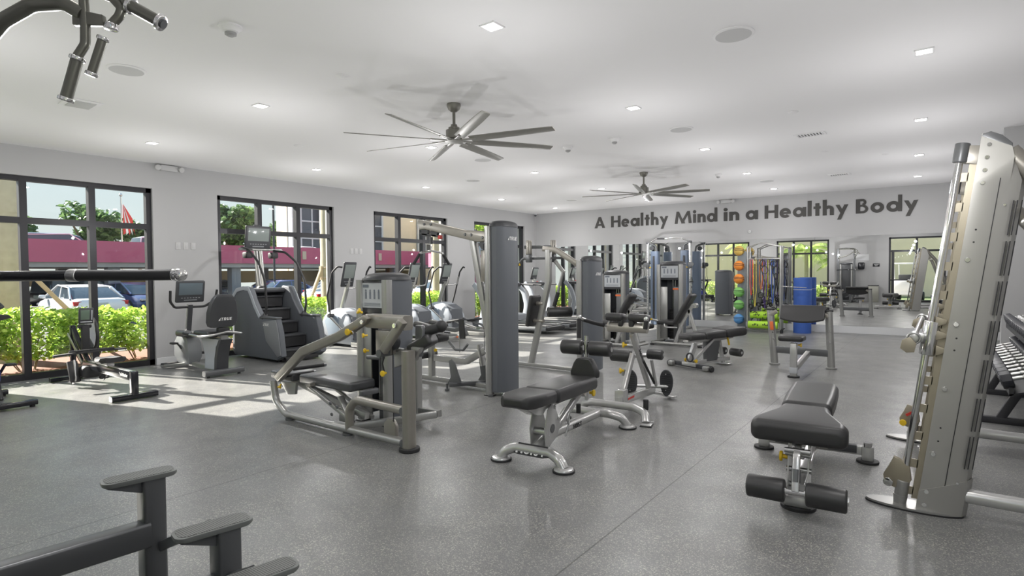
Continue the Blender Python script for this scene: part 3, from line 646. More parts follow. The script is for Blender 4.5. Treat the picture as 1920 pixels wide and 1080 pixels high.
# cars -------------------------------------------------------------
TYRE = mat('tyre', (.02, .02, .02), .7); CGLASS = mat('car_glass', (.05, .07, .09), .05, spec=.8); TAIL = mat('tail_lamp', (.5, .02, .02), .2); PLATE = mat('licence_plate', (.55, .58, .5), .5); CHR = mat('car_trim', (.4, .4, .42), .2, .8)
def car(x, y, rz, col, lb, suv=False, z0=GZ, scale=1.0):
    """nose toward local +x; length 4.7, width 1.82"""
    paint = mat('car_paint_%d_%d_%d' % tuple(int(v * 99) for v in col), col, .3, .15, coat=.8)
    r = root('parked_car', lb, 'car', (x, y, z0), rz, 'cars parked outside'); r.scale = (scale,) * 3
    hb = .95 if suv else .93; ht = 1.72 if suv else 1.42
    st = [(-2.35, .66, .42, hb - .12), (-2.28, .80, .30, hb - .02), (-2.0, .88, .24, hb + .02), (-1.2, .91, .22, hb + .03), (0, .91, .22, hb + .02), (1.0, .91, .22, hb), (1.7, .88, .24, hb - .10), (2.15, .80, .28, hb - .24), (2.32, .62, .40, hb - .34)]
    rr = []
    for sx_, w, zb, zt in st:
        rr.append([(sx_, -w * .94, zb), (sx_, -w, zb + .14), (sx_, -w * 1.0, (zb + zt) / 2 + .05), (sx_, -w * .93, zt - .05), (sx_, -w * .72, zt), (sx_, w * .72, zt), (sx_, w * .93, zt - .05), (sx_, w, (zb + zt) / 2 + .05), (sx_, w, zb + .14), (sx_, w * .94, zb)])
    body = MB().loft(rr).ob('body', paint, r)
    if suv: gh = [(-2.25, .70, hb - .02, hb), (-2.05, .70, hb, ht - .12), (-1.6, .68, hb, ht), (.2, .68, hb, ht), (.75, .68, hb, ht - .12), (1.35, .72, hb - .06, hb)]
    else: gh = [(-1.95, .74, hb - .02, hb), (-1.15, .66, hb, ht - .08), (-.7, .62, hb, ht), (.2, .62, hb, ht), (.6, .64, hb, ht - .1), (1.4, .72, hb - .04, hb - .02)]
    MB().loft([[(s, -w * 1.14, zb), (s, -w, zt - .03), (s, -w * .85, zt), (s, w * .85, zt), (s, w, zt - .03), (s, w * 1.14, zb)] for s, w, zb, zt in gh]).ob('windows', CGLASS, r)
    k = gh[1:5]; MB().loft([[(s, -w * .92, zt - .02), (s, -w * .85, zt + .012), (s, w * .85, zt + .012), (s, w * .92, zt - .02)] for s, w, zb, zt in k]).ob('roof', paint, r)
    m = MB()
    for s in (-1, 1):
        g0, g1, g4, g5 = gh[0], gh[1], gh[4], gh[5]
        m.bar([(g0[0] + .1, s * g0[1] * 1.1, g0[3]), (g1[0], s * g1[1] * 1.0, g1[3]), (gh[3][0], s * gh[3][1] * .99, gh[3][3]), (g5[0], s * g5[1] * 1.08, g5[3] + .01)], .06, .05, .1)
        m.bar([(-.25, s * .66 * 1.06, hb), (-.25, s * .62, ht - .03)], .09, .03)
    m.ob('pillars', paint, r)
    for sx_ in (-1.42, 1.42):
        for s in (-1, 1):
            w_ = MB().cyl((sx_, s * .68, .33), (sx_, s * .92, .33), .33, n=28, bev=.03).ob('wheel', TYRE, r); MB().cyl((sx_, s * .90, .33), (sx_, s * .935, .33), .21, n=20, bev=.01).ob('rim', CHR, w_)
    for s in (-1, 1):
        MB().prism([(-.24, -.05), (.22, -.08), (.24, .06), (-.2, .07)] if s > 0 else [(-.22, -.08), (.24, -.05), (.2, .07), (-.24, .06)], .14, (-2.24, s * .60, hb - .14), (0, 1, 0), (0, 0, 1), .01).ob('tail_lamp', TAIL, r)
        MB().box((-2.3, s * .5, .36), (.06, .18, .05), .01).ob('exhaust', CHR, r); MB().box((2.2, s * .62, hb - .28), (.14, .34, .12), .03).ob('headlamp', CHR, r)
        MB().box((.72, s * .98, hb + .06), (.12, .2, .13), .04).ob('door_mirror', paint, r)
    p_ = MB().box((-2.36, 0, hb - .22), (.03, .36, .17), .01).ob('licence_plate', PLATE, r)
    return r
car(-26.35, 7.47, pi, (.78, .79, .80), 'white two-door car seen from behind through the first window')
car(-24.9, 3.6, pi + .05, (.05, .06, .10), 'dark car with a red tail lamp at the left of the first window')
car(-36.5, 10.6, pi * .5 + .3, (.02, .02, .03), 'black vehicle parked under the garage deck behind the white car', True)
car(-31.0, 10.9, 0.12, (.07, .10, .22), 'dark blue car facing the windows right of the white car')
car(-34.0, 14.6, pi - .1, (.22, .06, .14), 'reddish dark sedan parked left of the stair climber console')
car(-39.0, 18.4, pi, (.05, .06, .10), 'dark sedan in the shade of the garage behind the stair climber')
car(-30.5, 18.6, pi * .5 + .25, (.05, .09, .25), 'blue car with spoked wheels beyond the stair climber handrails')
car(-38.5, 22.4, pi, (.05, .10, .16), 'teal dark car under the garage near the palm trunk')
car(-28, 20.9, pi * .5, (.40, .46, .55), 'silver blue car behind the third window', False)
car(-23, 17.6, pi * .5 - .1, (.62, .66, .72), 'pale car glaring beyond the treadmills')
car(-22, 23.4, pi * .5, (.70, .72, .76), 'white car outside the fourth window')
car(-36.4, 9.6, pi * .5, (.55, .60, .66), 'silver wagon on the upper deck at the far left', True, 2.15, .86)
car(-36.4, 14.9, pi * .5, (.60, .66, .72), 'pale van parked on the upper deck above the white car', True, 2.15, .9)
car(-37.5, 24.0, pi, (.70, .72, .74), 'white car roof peeking above the parapet in the second window', False, 2.15, .92)

# rear garden seen in the mirror
gw = root('garden_wall', 'tan outer wall behind the rear garden, seen only in the mirror', 'wall', (-4, -8.5, GZ)); MB().box((0, 0, 2.6), (20, .3, 5.2)).ob('wall', mat('garden_stucco', (.93, .78, .56), .85, noise=.05, nscale=2), gw, False)
for nm_, x, s in (('first', -8.7, .9), ('second', -7.6, .8), ('third', -6.6, .9), ('fourth', -5.6, .7), ('fifth', -4.4, .8), ('sixth', -3.3, .75)): shrub(x, -2.0 - (x % 1) * .5, 1.0, .9, s, 'yellow green shrub behind the rear windows, %s from the window wall' % nm_, 700, -.05, LEAFP, .05, 'shrubs in the rear garden')
palm(-4.3, -4.2, 2.6, .09, 'slim garden palm behind the rear window', True, -.1, 1.5, 14); palm(-2.6, -4.6, 2.0, .07, 'young palm nearest the rear window', True, -.1, 1.3, 12); palm(-7.2, -5.0, 3.2, .1, 'palm behind the left rear window', True, -.1, 1.6, 14)
gc = root('golf_cart', 'white golf cart outside the glass door, seen in the mirror', 'cart', (.15, -2.9, -.03), R(100))
MB().box((0, 0, .45), (1.7, 1.0, .35), .08).box((.75, 0, .72), (.3, .95, .5), .08).ob('body', WHITE, gc); MB().box((0, 0, 1.75), (1.6, 1.1, .06), .03).ob('roof', WHITE, gc)
for sx_ in (-.7, .7):
    for s in (-1, 1): MB().cyl((sx_, s * .45, .9 if sx_ > 0 else .6), (sx_, s * .48, 1.75), .02).ob('roof_post', WHITE, gc); MB().cyl((sx_ * .85, s * .38, .2), (sx_ * .85, s * .55, .2), .2, bev=.02).ob('wheel', TYRE, gc)
MB().box((-.1, 0, .75), (.5, .9, .12), .04).box((-.35, 0, 1.0), (.1, .9, .45), .04).ob('seat', DARK, gc)

# ================================================================== GYM MACHINES
def roller(parent, a, b_, r=.065, mat_=VINYL, name='foam_roller', cap=CHROME):
    a, b_ = Vector(a), Vector(b_); d = (b_ - a).normalized()
    o = MB().cyl(a, b_, r, n=28, bev=.014).ob(name, mat_, parent)
    MB().cyl(a - d * .008, a + d * .002, r * .36).ob('end_cap', cap, o); MB().cyl(b_ - d * .002, b_ + d * .008, r * .36).ob('end_cap', cap, o)
    return o
def knob(parent, p, d, r=.022, c=YELLOW, name='pull_knob'):
    p, d = Vector(p), Vector(d).normalized()
    return MB().cyl(p, p + d * .03, r * .45).cyl(p + d * .028, p + d * .045, r * 1.05, n=16, bev=.004).ob(name, c, parent)
def bolt(mb, p, d, r=.013): p, d = Vector(p), Vector(d).normalized(); mb.cyl(p, p + d * .008, r, r * .8, 12)
def logo(parent, o, x, y, w, h, text='>TRUE', m=None, name='lettering', shear=.18):
    q = MB(); word(q, text, w, h, frame_m(o, x, y), gap=.2, depth=.0015, shear=shear); return q.ob(name, m or WHITE, parent, False)

def tower(par, c, ang, w, d, h, solid=False, placard=True, logo_side=0):
    """shrouded weight tower; front faces local +x of the given angle; c = ground centre. Returns the shroud"""
    Mt = Matrix.Translation((c[0], c[1], 0)) @ Matrix.Rotation(ang, 4, 'Z')
    def fin(mb, name, mm, p=par, sm=True): mb.bm.transform(Mt); return mb.ob(name, mm, p, sm)
    prof = [(d / 2 - .02, w / 2 - .03), (d * .1, w / 2), (-d * .2, w / 2 - .004), (-d * .42, w / 2 - .05), (-d * .5, w / 2 - .14), (-d * .52, 0), (-d * .5, -w / 2 + .14), (-d * .42, -w / 2 + .05), (-d * .2, -w / 2 + .004), (d * .1, -w / 2), (d / 2 - .02, -w / 2 + .03)]
    ins = [(x * .93 - .004, y * .95) for x, y in prof]
    m = MB()
    b = bmesh.new(); lo = [b.verts.new((x, y, .05)) for x, y in prof]; hi = [b.verts.new((x, y, h - .05)) for x, y in prof]
    l2 = [b.verts.new((x, y, .05)) for x, y in ins]; h2 = [b.verts.new((x, y, h - .05)) for x, y in ins]; n = len(prof)
    for j in range(n - 1):
        b.faces.new((lo[j], lo[j + 1], hi[j + 1], hi[j])); b.faces.new((l2[j + 1], l2[j], h2[j], h2[j + 1])); b.faces.new((hi[j], hi[j + 1], h2[j + 1], h2[j])); b.faces.new((lo[j + 1], lo[j], l2[j], l2[j + 1]))
    b.faces.new((lo[0], hi[0], h2[0], l2[0])); b.faces.new((hi[-1], lo[-1], l2[-1], h2[-1]))
    m._merge(b); sh = fin(m, 'shroud', SHROUD)
    for s in (-1, 1):
        fin(MB().sweep([(d / 2 - .02, s * (w / 2 - .02), 0), (d / 2 - .02, s * (w / 2 - .02), h - .05)], rrect(.085, .085, .025, 3)).box((d / 2 - .02, s * (w / 2 - .02), .008), (.11, .085, .016), .006), 'side_post', SILVER)
        fin(MB().box((d / 2 - .02, s * (w / 2 - .02), .004), (.12, .095, .008), .003), 'rubber_foot', BLACK)
    # domed cap
    rr = []
    for k, (z, sc) in enumerate([(h - .055, 1.04), (h - .03, 1.04), (h - .012, .99), (h + .004, .86), (h + .016, .6), (h + .02, .25)]):
        rr.append([(x * sc + .005, y * sc, z) for x, y in circ(d / 2 + .02, 28, w / 2 + .008)])
    fin(MB().loft(rr), 'top_cap', DARK)
    fx = d / 2 - .015
    if solid:
        fin(MB().box((fx - .02, 0, h / 2), (.02, w - .1, h - .12), .004), 'front_panel', DARK)
    else:
        fin(MB().box((fx, w * .29, h * .36), (.016, w * .24, h * .66), .004), 'front_panel', GUN); fin(MB().box((fx, -w * .24, h * .36), (.016, w * .3, h * .66), .004), 'front_panel', SILVER)
        fin(MB().box((fx, 0, h - .21), (.018, w - .07, .32), .004), 'header_panel', DARK)
        st = fin(MB().box((0, .02, .08), (.12, w * .3, .05), .004), 'weight_plate', BLACK)
        for k in range(11):
            q = st.copy(); C.objects.link(q); q.location = (0, 0, .052 * (k + 1))
        fin(MB().cyl((0, .0, .1), (0, .0, h - .1), .009), 'guide_rod', CHROME); fin(MB().cyl((0, .05, .1), (0, .05, h - .1), .009), 'guide_rod', CHROME)
        fin(MB().cyl((.06, .02, .42), (.12, .02, .42), .008).ball((.125, .02, .42), .018), 'selector_pin', YELLOW)
        if placard:
            pl = fin(MB().box((fx + .012, 0, h - .20), (.006, w * .72, .24), .002, ), 'placard', LABEL, sm=False)
            q = MB(); q.box((fx + .0165, -w * .22, h - .11), (.002, w * .2, .03)); 
            for k in range(4): q.box((fx + .0165, -w * .22 + k * w * .15, h - .2), (.002, .022, .07)); q.ball((fx + .0165, -w * .22 + k * w * .15, h - .153), .012, (.2, 1, 1), 10)
            for k in range(3): q.box((fx + .0165, 0, h - .275 - k * .012), (.002, w * .55, .004))
            fin(q, 'placard_print', LINK, pl, False)
            fin(MB().box((fx + .012, w * .26, h * .665), (.004, w * .24, .035), .001), 'warning_label', ORANGE, sm=False)
    return sh

# ---- leaning smith machine (right foreground)
def smith():
    r = root('smith_machine', 'tall leaning silver smith machine with chrome guide rods at the right edge', 'smith machine', (-.19, 4.2, 0))
    SL = .129
    for iy, y in enumerate((0.0, 1.68)):
        ring_ = [(.078, -.05), (.235, -.05), (.285, -.03), (.308, .02), (.30, .06), (.078, .06)]
        rr = [[(x + SL * z, y + py, z) for x, py in ring_] for z in (.012, .5, 1.0, 1.5, 1.93)]
        rr.append([(min(x, .235) + SL * 2.06, y + py, 2.06) for x, py in ring_]); rr.append([(min(x, .205) + SL * 2.2, y + py, 2.205 - (.075 if x > .2 else 0)) for x, py in ring_])
        col = MB().loft(rr).ob('column', COLM, r)
        yy = y - .052
        MB().loft([[(x + SL * z, yy + py, z) for x, py in ((.19, -.001), (.194, -.001), (.194, .002), (.19, .002))] for z in (.17, 1.95)]).ob('panel_seam', BLACK, col, False)
        for k in range(7):
            z0 = .30 + k * .222
            for j in range(3):
                x0 = .262 + j * .0165 + (j == 2) * .004; q = [(x0, -.0525 + j * .006 + (.004 if j == 2 else 0)), (x0 + .005, -.0525 + j * .0065 + (.005 if j == 2 else 0)), (x0 + .005, -.045 + j * .006), (x0, -.045 + j * .006)]
                MB().loft([[(x + SL * z, y + py - .0015, z) for x, py in q] for z in (z0, z0 + .19)]).ob('vent_slot', BLACK, col, False)
        m = MB()
        for z in (.05, .13, .36, .75, 1.13, 1.50, 1.93, 2.0, 2.07, 2.14): bolt(m, (.10 + (.012 if z < 1.9 else .018) + SL * z, y - .05, z), (0, -1, 0), .015 if z < 1.8 else .012)
        bolt(m, (.245 + SL * .21, y - .05, .21), (0, -1, 0), .008); bolt(m, (.23 + SL * 1.8, y - .05, 1.8), (0, -1, 0), .008); m.ob('bolt', CHROME, col)
        m = MB()
        for z in (.44, .52, .98, 1.05, 1.60, 1.67): m.cyl((.125 + SL * z, y - .0515, z), (.125 + SL * z, y - .049, z), .005)
        m.ob('hole', BLACK, col)
        MB().loft([[(x + SL * (z + k_ * (x - .075) * .45), y + py, z + k_ * (x - .075) * .45) for x, py in ((.075, -.056), (.24, -.056), (.292, -.034), (.316, .02), (.308, .066), (.075, .066))] for z, k_ in ((.012, 0), (.13, 1))]).ob('column_boot', COLM, r)
        MB().prism([(.365, 2.205), (.40, 2.213), (.45, 2.185), (.493, 2.135), (.493, 2.115), (.36, 2.19)], .112, (0, y + .005, 0), bev=.004).ob('top_cap', GUN, r)
        # perforated hook rail in champagne zinc
        m = MB(); zs = [.08] + [.08 + .17 * k for k in range(1, 12)] + [2.1]
        m.loft([[(x + SL * z, y + py, z) for x, py in ((.045, -.004), (.078, -.004), (.078, .004), (.045, .004))] for z in (.06, 2.12)])
        for z in zs[:-1]: m.loft([[(x + SL * zz, y + py, zz) for x, py in ((.012, -.004), (.05, -.004), (.05, .004), (.012, .004))] for zz in (z, z + .05)])
        m.loft([[(x + SL * z, y + py, z) for x, py in ((.06, .01), (.072, .01), (.072, .04), (.06, .04))] for z in (.06, 2.12)])
        m.ob('hook_rail', mat('champagne_zinc', (.36, .325, .25), .38, .5), r)
        MB().cyl((0, y, .05), (SL * 2.08, y, 2.10), .0195, n=28).ob('guide_rod', CHROME, r)
        MB().cyl((.0, y, .06), (.0125, y, .16), .035, n=20, bev=.004).cyl((-.005, y, .012), (0, y, .07), .032, .038, n=20).ob('rod_socket', SILVER, r)
        MB().cyl((SL * 2.06, y, 2.06), (SL * 2.17, y, 2.17), .036, n=24, bev=.005).ob('rod_cap', GUN, r)
        MB().prism([(-.03, -.03), (.11, -.06), (.13, -.02), (.13, .05), (-.03, .07)], .03, (SL * 2.07 + .02, y, 2.09), bev=.004).ob('cap_bracket', WARM, r)
        o = MB()
        poly = [(x * .215 + .055 if x < 0 else x * .20 + .055, yv) for x, yv in [(-1, 0)]]
        oval = [(.06 + .24 * math.cos(t_), y - .0 + .085 * math.sin(t_)) for t_ in [2 * pi * i / 36 for i in range(36)]]
        o.loft([[(a, c_, .008) for a, c_ in oval], [(a, c_, .02) for a, c_ in oval]]).ob('base_plate', SILVER, r)
        MB().loft([[(.06 + (a - .06) * 1.02, y + (c_ - y) * 1.05, 0) for a, c_ in oval], [(.06 + (a - .06) * 1.02, y + (c_ - y) * 1.05, .009) for a, c_ in oval]]).ob('rubber_pad', BLACK, r)
        # travelling sleeve with bar end
        zc = 1.04; cx = SL * zc
        MB().cyl((SL * (zc - .1), y, zc - .1), (SL * (zc + .1), y, zc + .1), .040, n=28, bev=.003).ob('sleeve', CHROME, r)
        MB().cyl((cx - .075, y - .07, zc - .0), (cx - .075, y + .03, zc), .036, n=28, bev=.004).cyl((cx - .075, y - .085, zc - .0), (cx - .075, y - .07, zc), .024, n=20, bev=.003).torus((cx - .075, y - .072, zc), .032, .006, (0, 1, 0)).box((cx - .04, y - .01, zc), (.06, .04, .05), .006).ob('bar_end', STEEL, r)
        MB().prism([(-.05, -.03), (-.02, -.055), (.02, -.05), (.03, .0), (.0, .04), (-.04, .02)], .02, (cx - .09, y - .09, zc - .03), bev=.003).ob('end_latch', mat('champagne_zinc', (0, 0, 0)), r)
        for dz in (.10, 0.02, -.07): MB().prism([(0, -.03), (.05, -.012), (.055, .012), (0, .03)], .012, (cx + .03, y - .02, zc + dz), bev=.003).ob('lug', mat('champagne_zinc', (0, 0, 0)), r)
        # low safety stop
        MB().prism([(-.11, -.03), (-.06, -.06), (.0, -.05), (.03, .0), (.02, .08), (-.03, .12), (-.06, .13), (-.085, .07), (-.115, .01)], .04, (.025, y + .0, .17), bev=.006).ob('safety_stop', mat('champagne_zinc', (0, 0, 0)), r)
        knob(r, (-.055, y - .02, .15), (-.2, -1, 0), .025, YELLOW if iy else CHROME)
        if iy: MB().box((0.0, y - .03, .24), (.1, .01, .02), rot=(0, -.6, 0)).ob('red_label', RED, r)
        # rear bracing
        MB().tube([(.27, y + .01, .13), (1.25, y + .01, .13)], .042, n=18).ob('floor_tube', HOIST, r)
        MB().tube([(.48, y + .01, 2.10), (.75, y + .01, 1.75), (1.28, y + .01, .15)], .05, .3, n=18).ob('rear_strut', WARM, r)
        MB().lathe([(.07, 0), (.07, .03), (.05, .05), (.05, .2), (.04, .21)], (1.27, y + .01, 0)).ob('rear_foot', HOIST, r)
    MB().tube([(.06, -.03, 1.04), (.06, 1.71, 1.04)], .014, n=14).ob('barbell', STEEL, r)
    MB().tube([(.70, .0, 1.80), (.70, 1.70, 1.80)], .035, n=16).ob('cross_tube', WARM, r); MB().tube([(1.27, 0, .13), (1.27, 1.68, .13)], .042).torus((1.27, .84, .13), .05, .01, (0, 1, 0)).ob('rear_tube', HOIST, r)
smith()

# ---- flat bench beside the smith machine
def flat_bench():
    r = root('adjustable_bench', 'flat black padded bench with low leg rollers beside the smith machine', 'weight bench', (-.69, 3.81, 0), R(5))
    def pad(rings, name):  # trapezoid pad: list of (y, halfwidth)
        m = MB(); rr = []
        for y, hw, z0, z1 in rings: rr.append([(a * (hw - .0) if abs(zz) < .9 else a * (hw - .02), y, z0 + (z1 - z0) * (zz + 1) / 2) for a, zz in ((-1, -.6), (-.97, -1), (.97, -1), (1, -.6), (1, .55), (.96, 1), (-.96, 1), (-1, .55))])
        return m.loft(rr).ob(name, VINYL, r)
    p_ = pad([(-.085, .235, .425, .50), (-.06, .265, .40, .53), (.0, .265, .40, .54), (.30, .165, .41, .54), (.44, .15, .42, .54), (.46, .13, .44, .52)], 'seat_pad'); p_['label'] = 'wide flared black seat pad'
    pad([(.49, .13, .45, .52), (.51, .155, .42, .545), (.8, .165, .42, .55), (1.25, .165, .42, .55), (1.34, .15, .43, .545), (1.37, .12, .45, .53)], 'back_pad')
    for s in (-1, 1):
        roller(r, (s * .055, -.17, .145), (s * .265, -.17, .145), .068)
        MB().prism([(-.12, .10), (-.05, .06), (.06, .06), (.10, .38), (.02, .42), (-.04, .40)], .008, (s * .055, .06, .0), (0, 1, 0), (0, 0, 1)).ob('side_plate', HOIST, r)
    MB().bar([(0, -.17, .15), (0, -.10, .34), (0, 0, .37)], .04, .04, .03).ob('roller_arm', HOIST, r); MB().cyl((0, -.15, .2), (0, -.125, .27), .026).ob('arm_grip', GUN, r)
    MB().cyl((-.26, -.17, .145), (.26, -.17, .145), .016).ob('roller_axle', CHROME, r)
    for y, z in ((-.02, .33), (.03, .22), (.05, .12), (-.06, .36)): MB().cyl((-.07, y, z), (.07, y, z), .016).ob('cross_pin', STEEL, r)
    MB().box((0, .0, .33), (.07, .05, .06), .008).ob('angle_gauge', HOIST, r)
    MB().bar([(0, .02, .10), (0, .25, .12), (0, 1.18, .10)], .07, .07, .05).ob('spine', HOIST, r); MB().bar([(0, .12, .40), (0, 1.25, .40)], .06, .045).ob('pad_rail', HOIST, r)
    MB().bar([(.03, 1.0, .12), (.03, .62, .38)], .045, .04).ob('support_strut', HOIST, r)
    MB().box((0, .0, .05), (.16, .14, .07), .02).ob('front_foot', HOIST, r); MB().cyl((0, 0, 0), (0, 0, .018), .10, n=28).ob('rubber_foot', BLACK, r)
    MB().bar([(-.37, 1.18, .085), (.37, 1.18, .085)], .06, .07).ob('rear_bar', HOIST, r)
    MB().bar([(-.27, 1.14, .10), (-.1, 1.14, .10)], .05, .06).ob('bar_cover', DARK, r); MB().bar([(.1, 1.14, .10), (.29, 1.14, .10)], .05, .06).ob('bar_cover', DARK, r); MB().box((.06, 1.105, .13), (.09, .01, .04)).ob('yellow_label', YELLOW, r)
    for s in (-1, 1): MB().cyl((s * .36, 1.16, 0), (s * .36, 1.16, .018), .075, n=26, bev=.003).ob('rubber_foot', BLACK, r); MB().box((s * .36, 1.17, .07), (.08, .08, .11), .01).ob('foot_block', HOIST, r)
    MB().cyl((.36, 1.15, .12), (.36, 1.15, .155), .03).ob('foot_cap', CHROME, r)
    knob(r, (-.06, .0, .30), (-1, 0, 0), .03)
flat_bench()

# ---- decline bench (centre)
def decline_bench():
    r = root('decline_bench', 'black padded decline bench with upright leg rollers in the middle of the floor', 'weight bench', (-2.45, 3.5, 0), R(5.3))
    # arched feet
    def arch(y, xs, z, rr=.042, n=9, par=r, name='foot_arch', zz=.11):
        m = MB(); a, b_ = xs; pts = [(a, y[0], .02), (a + (b_ - a) * .07, y[0] + (y[1] - y[0]) * .25, zz * .72), (a + (b_ - a) * .22, y[1], zz), (a + (b_ - a) * .78, y[1], zz), (a + (b_ - a) * .93, y[2] + (y[1] - y[2]) * .25, zz * .72), (b_, y[2], .02)]
        m.oval(pts, rr * 2.1, rr * 1.8, .1); o = m.ob(name, HOIST, par)
        for x, yy in ((a, y[0]), (b_, y[2])):
            MB().lathe([(.075, .014), (.07, .026), (.045, .034)], (x, yy, 0), n=28).ob('foot_plate', HOIST, par); MB().cyl((x, yy, 0), (x, yy, .016), .082, n=28, bev=.003).ob('rubber_foot', BLACK, par)
        return o
    a1 = arch((-.03, .0, -.03), (-.27, .27), 0)
    lm = frame_m((-.13, -.046, .085), (1, 0, 0), (0, .45, .9)); q = MB(); word(q, 'HOIST', .25, .05, lm, gap=.15, depth=.002); q.ob('lettering', WHITE, a1, False)
    MB().prism([(-.15, -.01), (-.12, .075), (.13, .075), (.16, .0), (.1, -.014), (-.1, -.014)], .002, (0, -.043, .088), (1, 0, 0), (0, .45, .9)).ob('logo_panel', BLACK, a1, False)
    arch((1.34, 1.24, 1.31), (-.42, .26), 0, zz=.13, name='rear_arch')
    MB().oval([(0, .0, .10), (0, .35, .16), (0, 1.22, .13)], .075, .085, .1).ob('spine', HOIST, r)
    MB().oval([(0, .30, .15), (0, .95, .46)], .06, .075).ob('riser', HOIST, r)
    q = MB(); word(q, 'HOIST', .16, .04, frame_m((.039, .62, .125), (0, 1, -.04), (0, 0, 1)), gap=.15, depth=.002); q.ob('lettering', BLACK, r, False)
    for s in (-1, 1):
        pr = [(.02, .09), (.20, .16), (.26, .24), (.16, .42), (.12, .44), (.05, .40), (.0, .25)]
        o = MB().prism(pr, .009, (s * .065, .06, .0), (0, 1, 0), (0, 0, 1), .002).ob('pivot_plate', HOIST, r)
        MB().cyl((s * .071, .18, .24), (s * .0705 + s * .002, .18, .24), .035, n=24).ob('plate_hole', GUN, o)
        bolt_ = MB(); bolt(bolt_, (s * .07, .10, .11), (s, 0, 0)); bolt(bolt_, (s * .07, .22, .40), (s, 0, 0)); bolt(bolt_, (s * .07, .27, .3), (s, 0, 0), .008); bolt_.ob('bolt', STEEL, o)
    MB().cyl((-.07, .13, .22), (.07, .13, .22), .03).ob('pivot_tube', STEEL, r)
    MB().torus((.09, .42, .27), .045, .007, (1, .3, 0), sx=1).tube([(.09, .42, .225), (.08, .38, .13)], .008).ob('transport_handle', STEEL, r)
    # pads
    def dpad(sec, name):
        return MB().loft([[(a * hw, y, z0 + (z1 - z0) * t_) for a, t_ in ((-1, .25), (-.93, 0), (.93, 0), (1, .25), (1, .7), (.9, 1), (-.9, 1), (-1, .7))] for y, hw, z0, z1 in sec]).ob(name, VINYL, r)
    dpad([(-.30, .07, .50, .55), (-.27, .115, .48, .565), (-.2, .145, .475, .57), (-.05, .155, .47, .565), (.10, .155, .465, .558), (.115, .14, .475, .545)], 'seat_pad')
    dpad([(.125, .14, .465, .545), (.14, .155, .45, .558), (.5, .155, .44, .55), (.86, .155, .435, .54), (.885, .14, .45, .52)], 'back_pad')
    MB().prism([(-.16, .45), (-.02, .38), (.06, .36), (.12, .40), (.9, .40), (.9, .44), (-.18, .47)], .10, (0, 0, 0), (0, 1, 0), (0, 0, 1), .008).ob('pad_tray', HOIST, r)
    MB().loft([[(a * (hw - .0), .93 + dy, z) for a, dy in ((-1, .0), (-.9, -.035), (.9, -.035), (1, 0), (1, .03), (.9, .045), (-.9, .045), (-1, .03))] for z, hw in ((.50, .10), (.52, .132), (.56, .135), (.64, .10), (.675, .075), (.685, .05))]).ob('knee_pad', VINYL, r)
    MB().tube([(0, .97, .30), (0, .97, .88)], .018).ob('roller_post', CHROME, r); MB().cyl((0, .97, .80), (0, .97, .83), .028, n=10).ob('post_collar', STEEL, r)
    for s in (-1, 1): roller(r, (s * .035, .97, .77), (s * .235, .97, .77), .066)
    MB().bar([(0, .88, .36), (0, .98, .50)], .05, .06).ob('roller_bracket', HOIST, r)
    knob(r, (.05, .93, .38), (1, 0, 0), .028); MB().cyl((0, .80, .22), (0, .80, .30), .02, n=16, bev=.003).ob('stop_bumper', BLACK, r)
decline_bench()

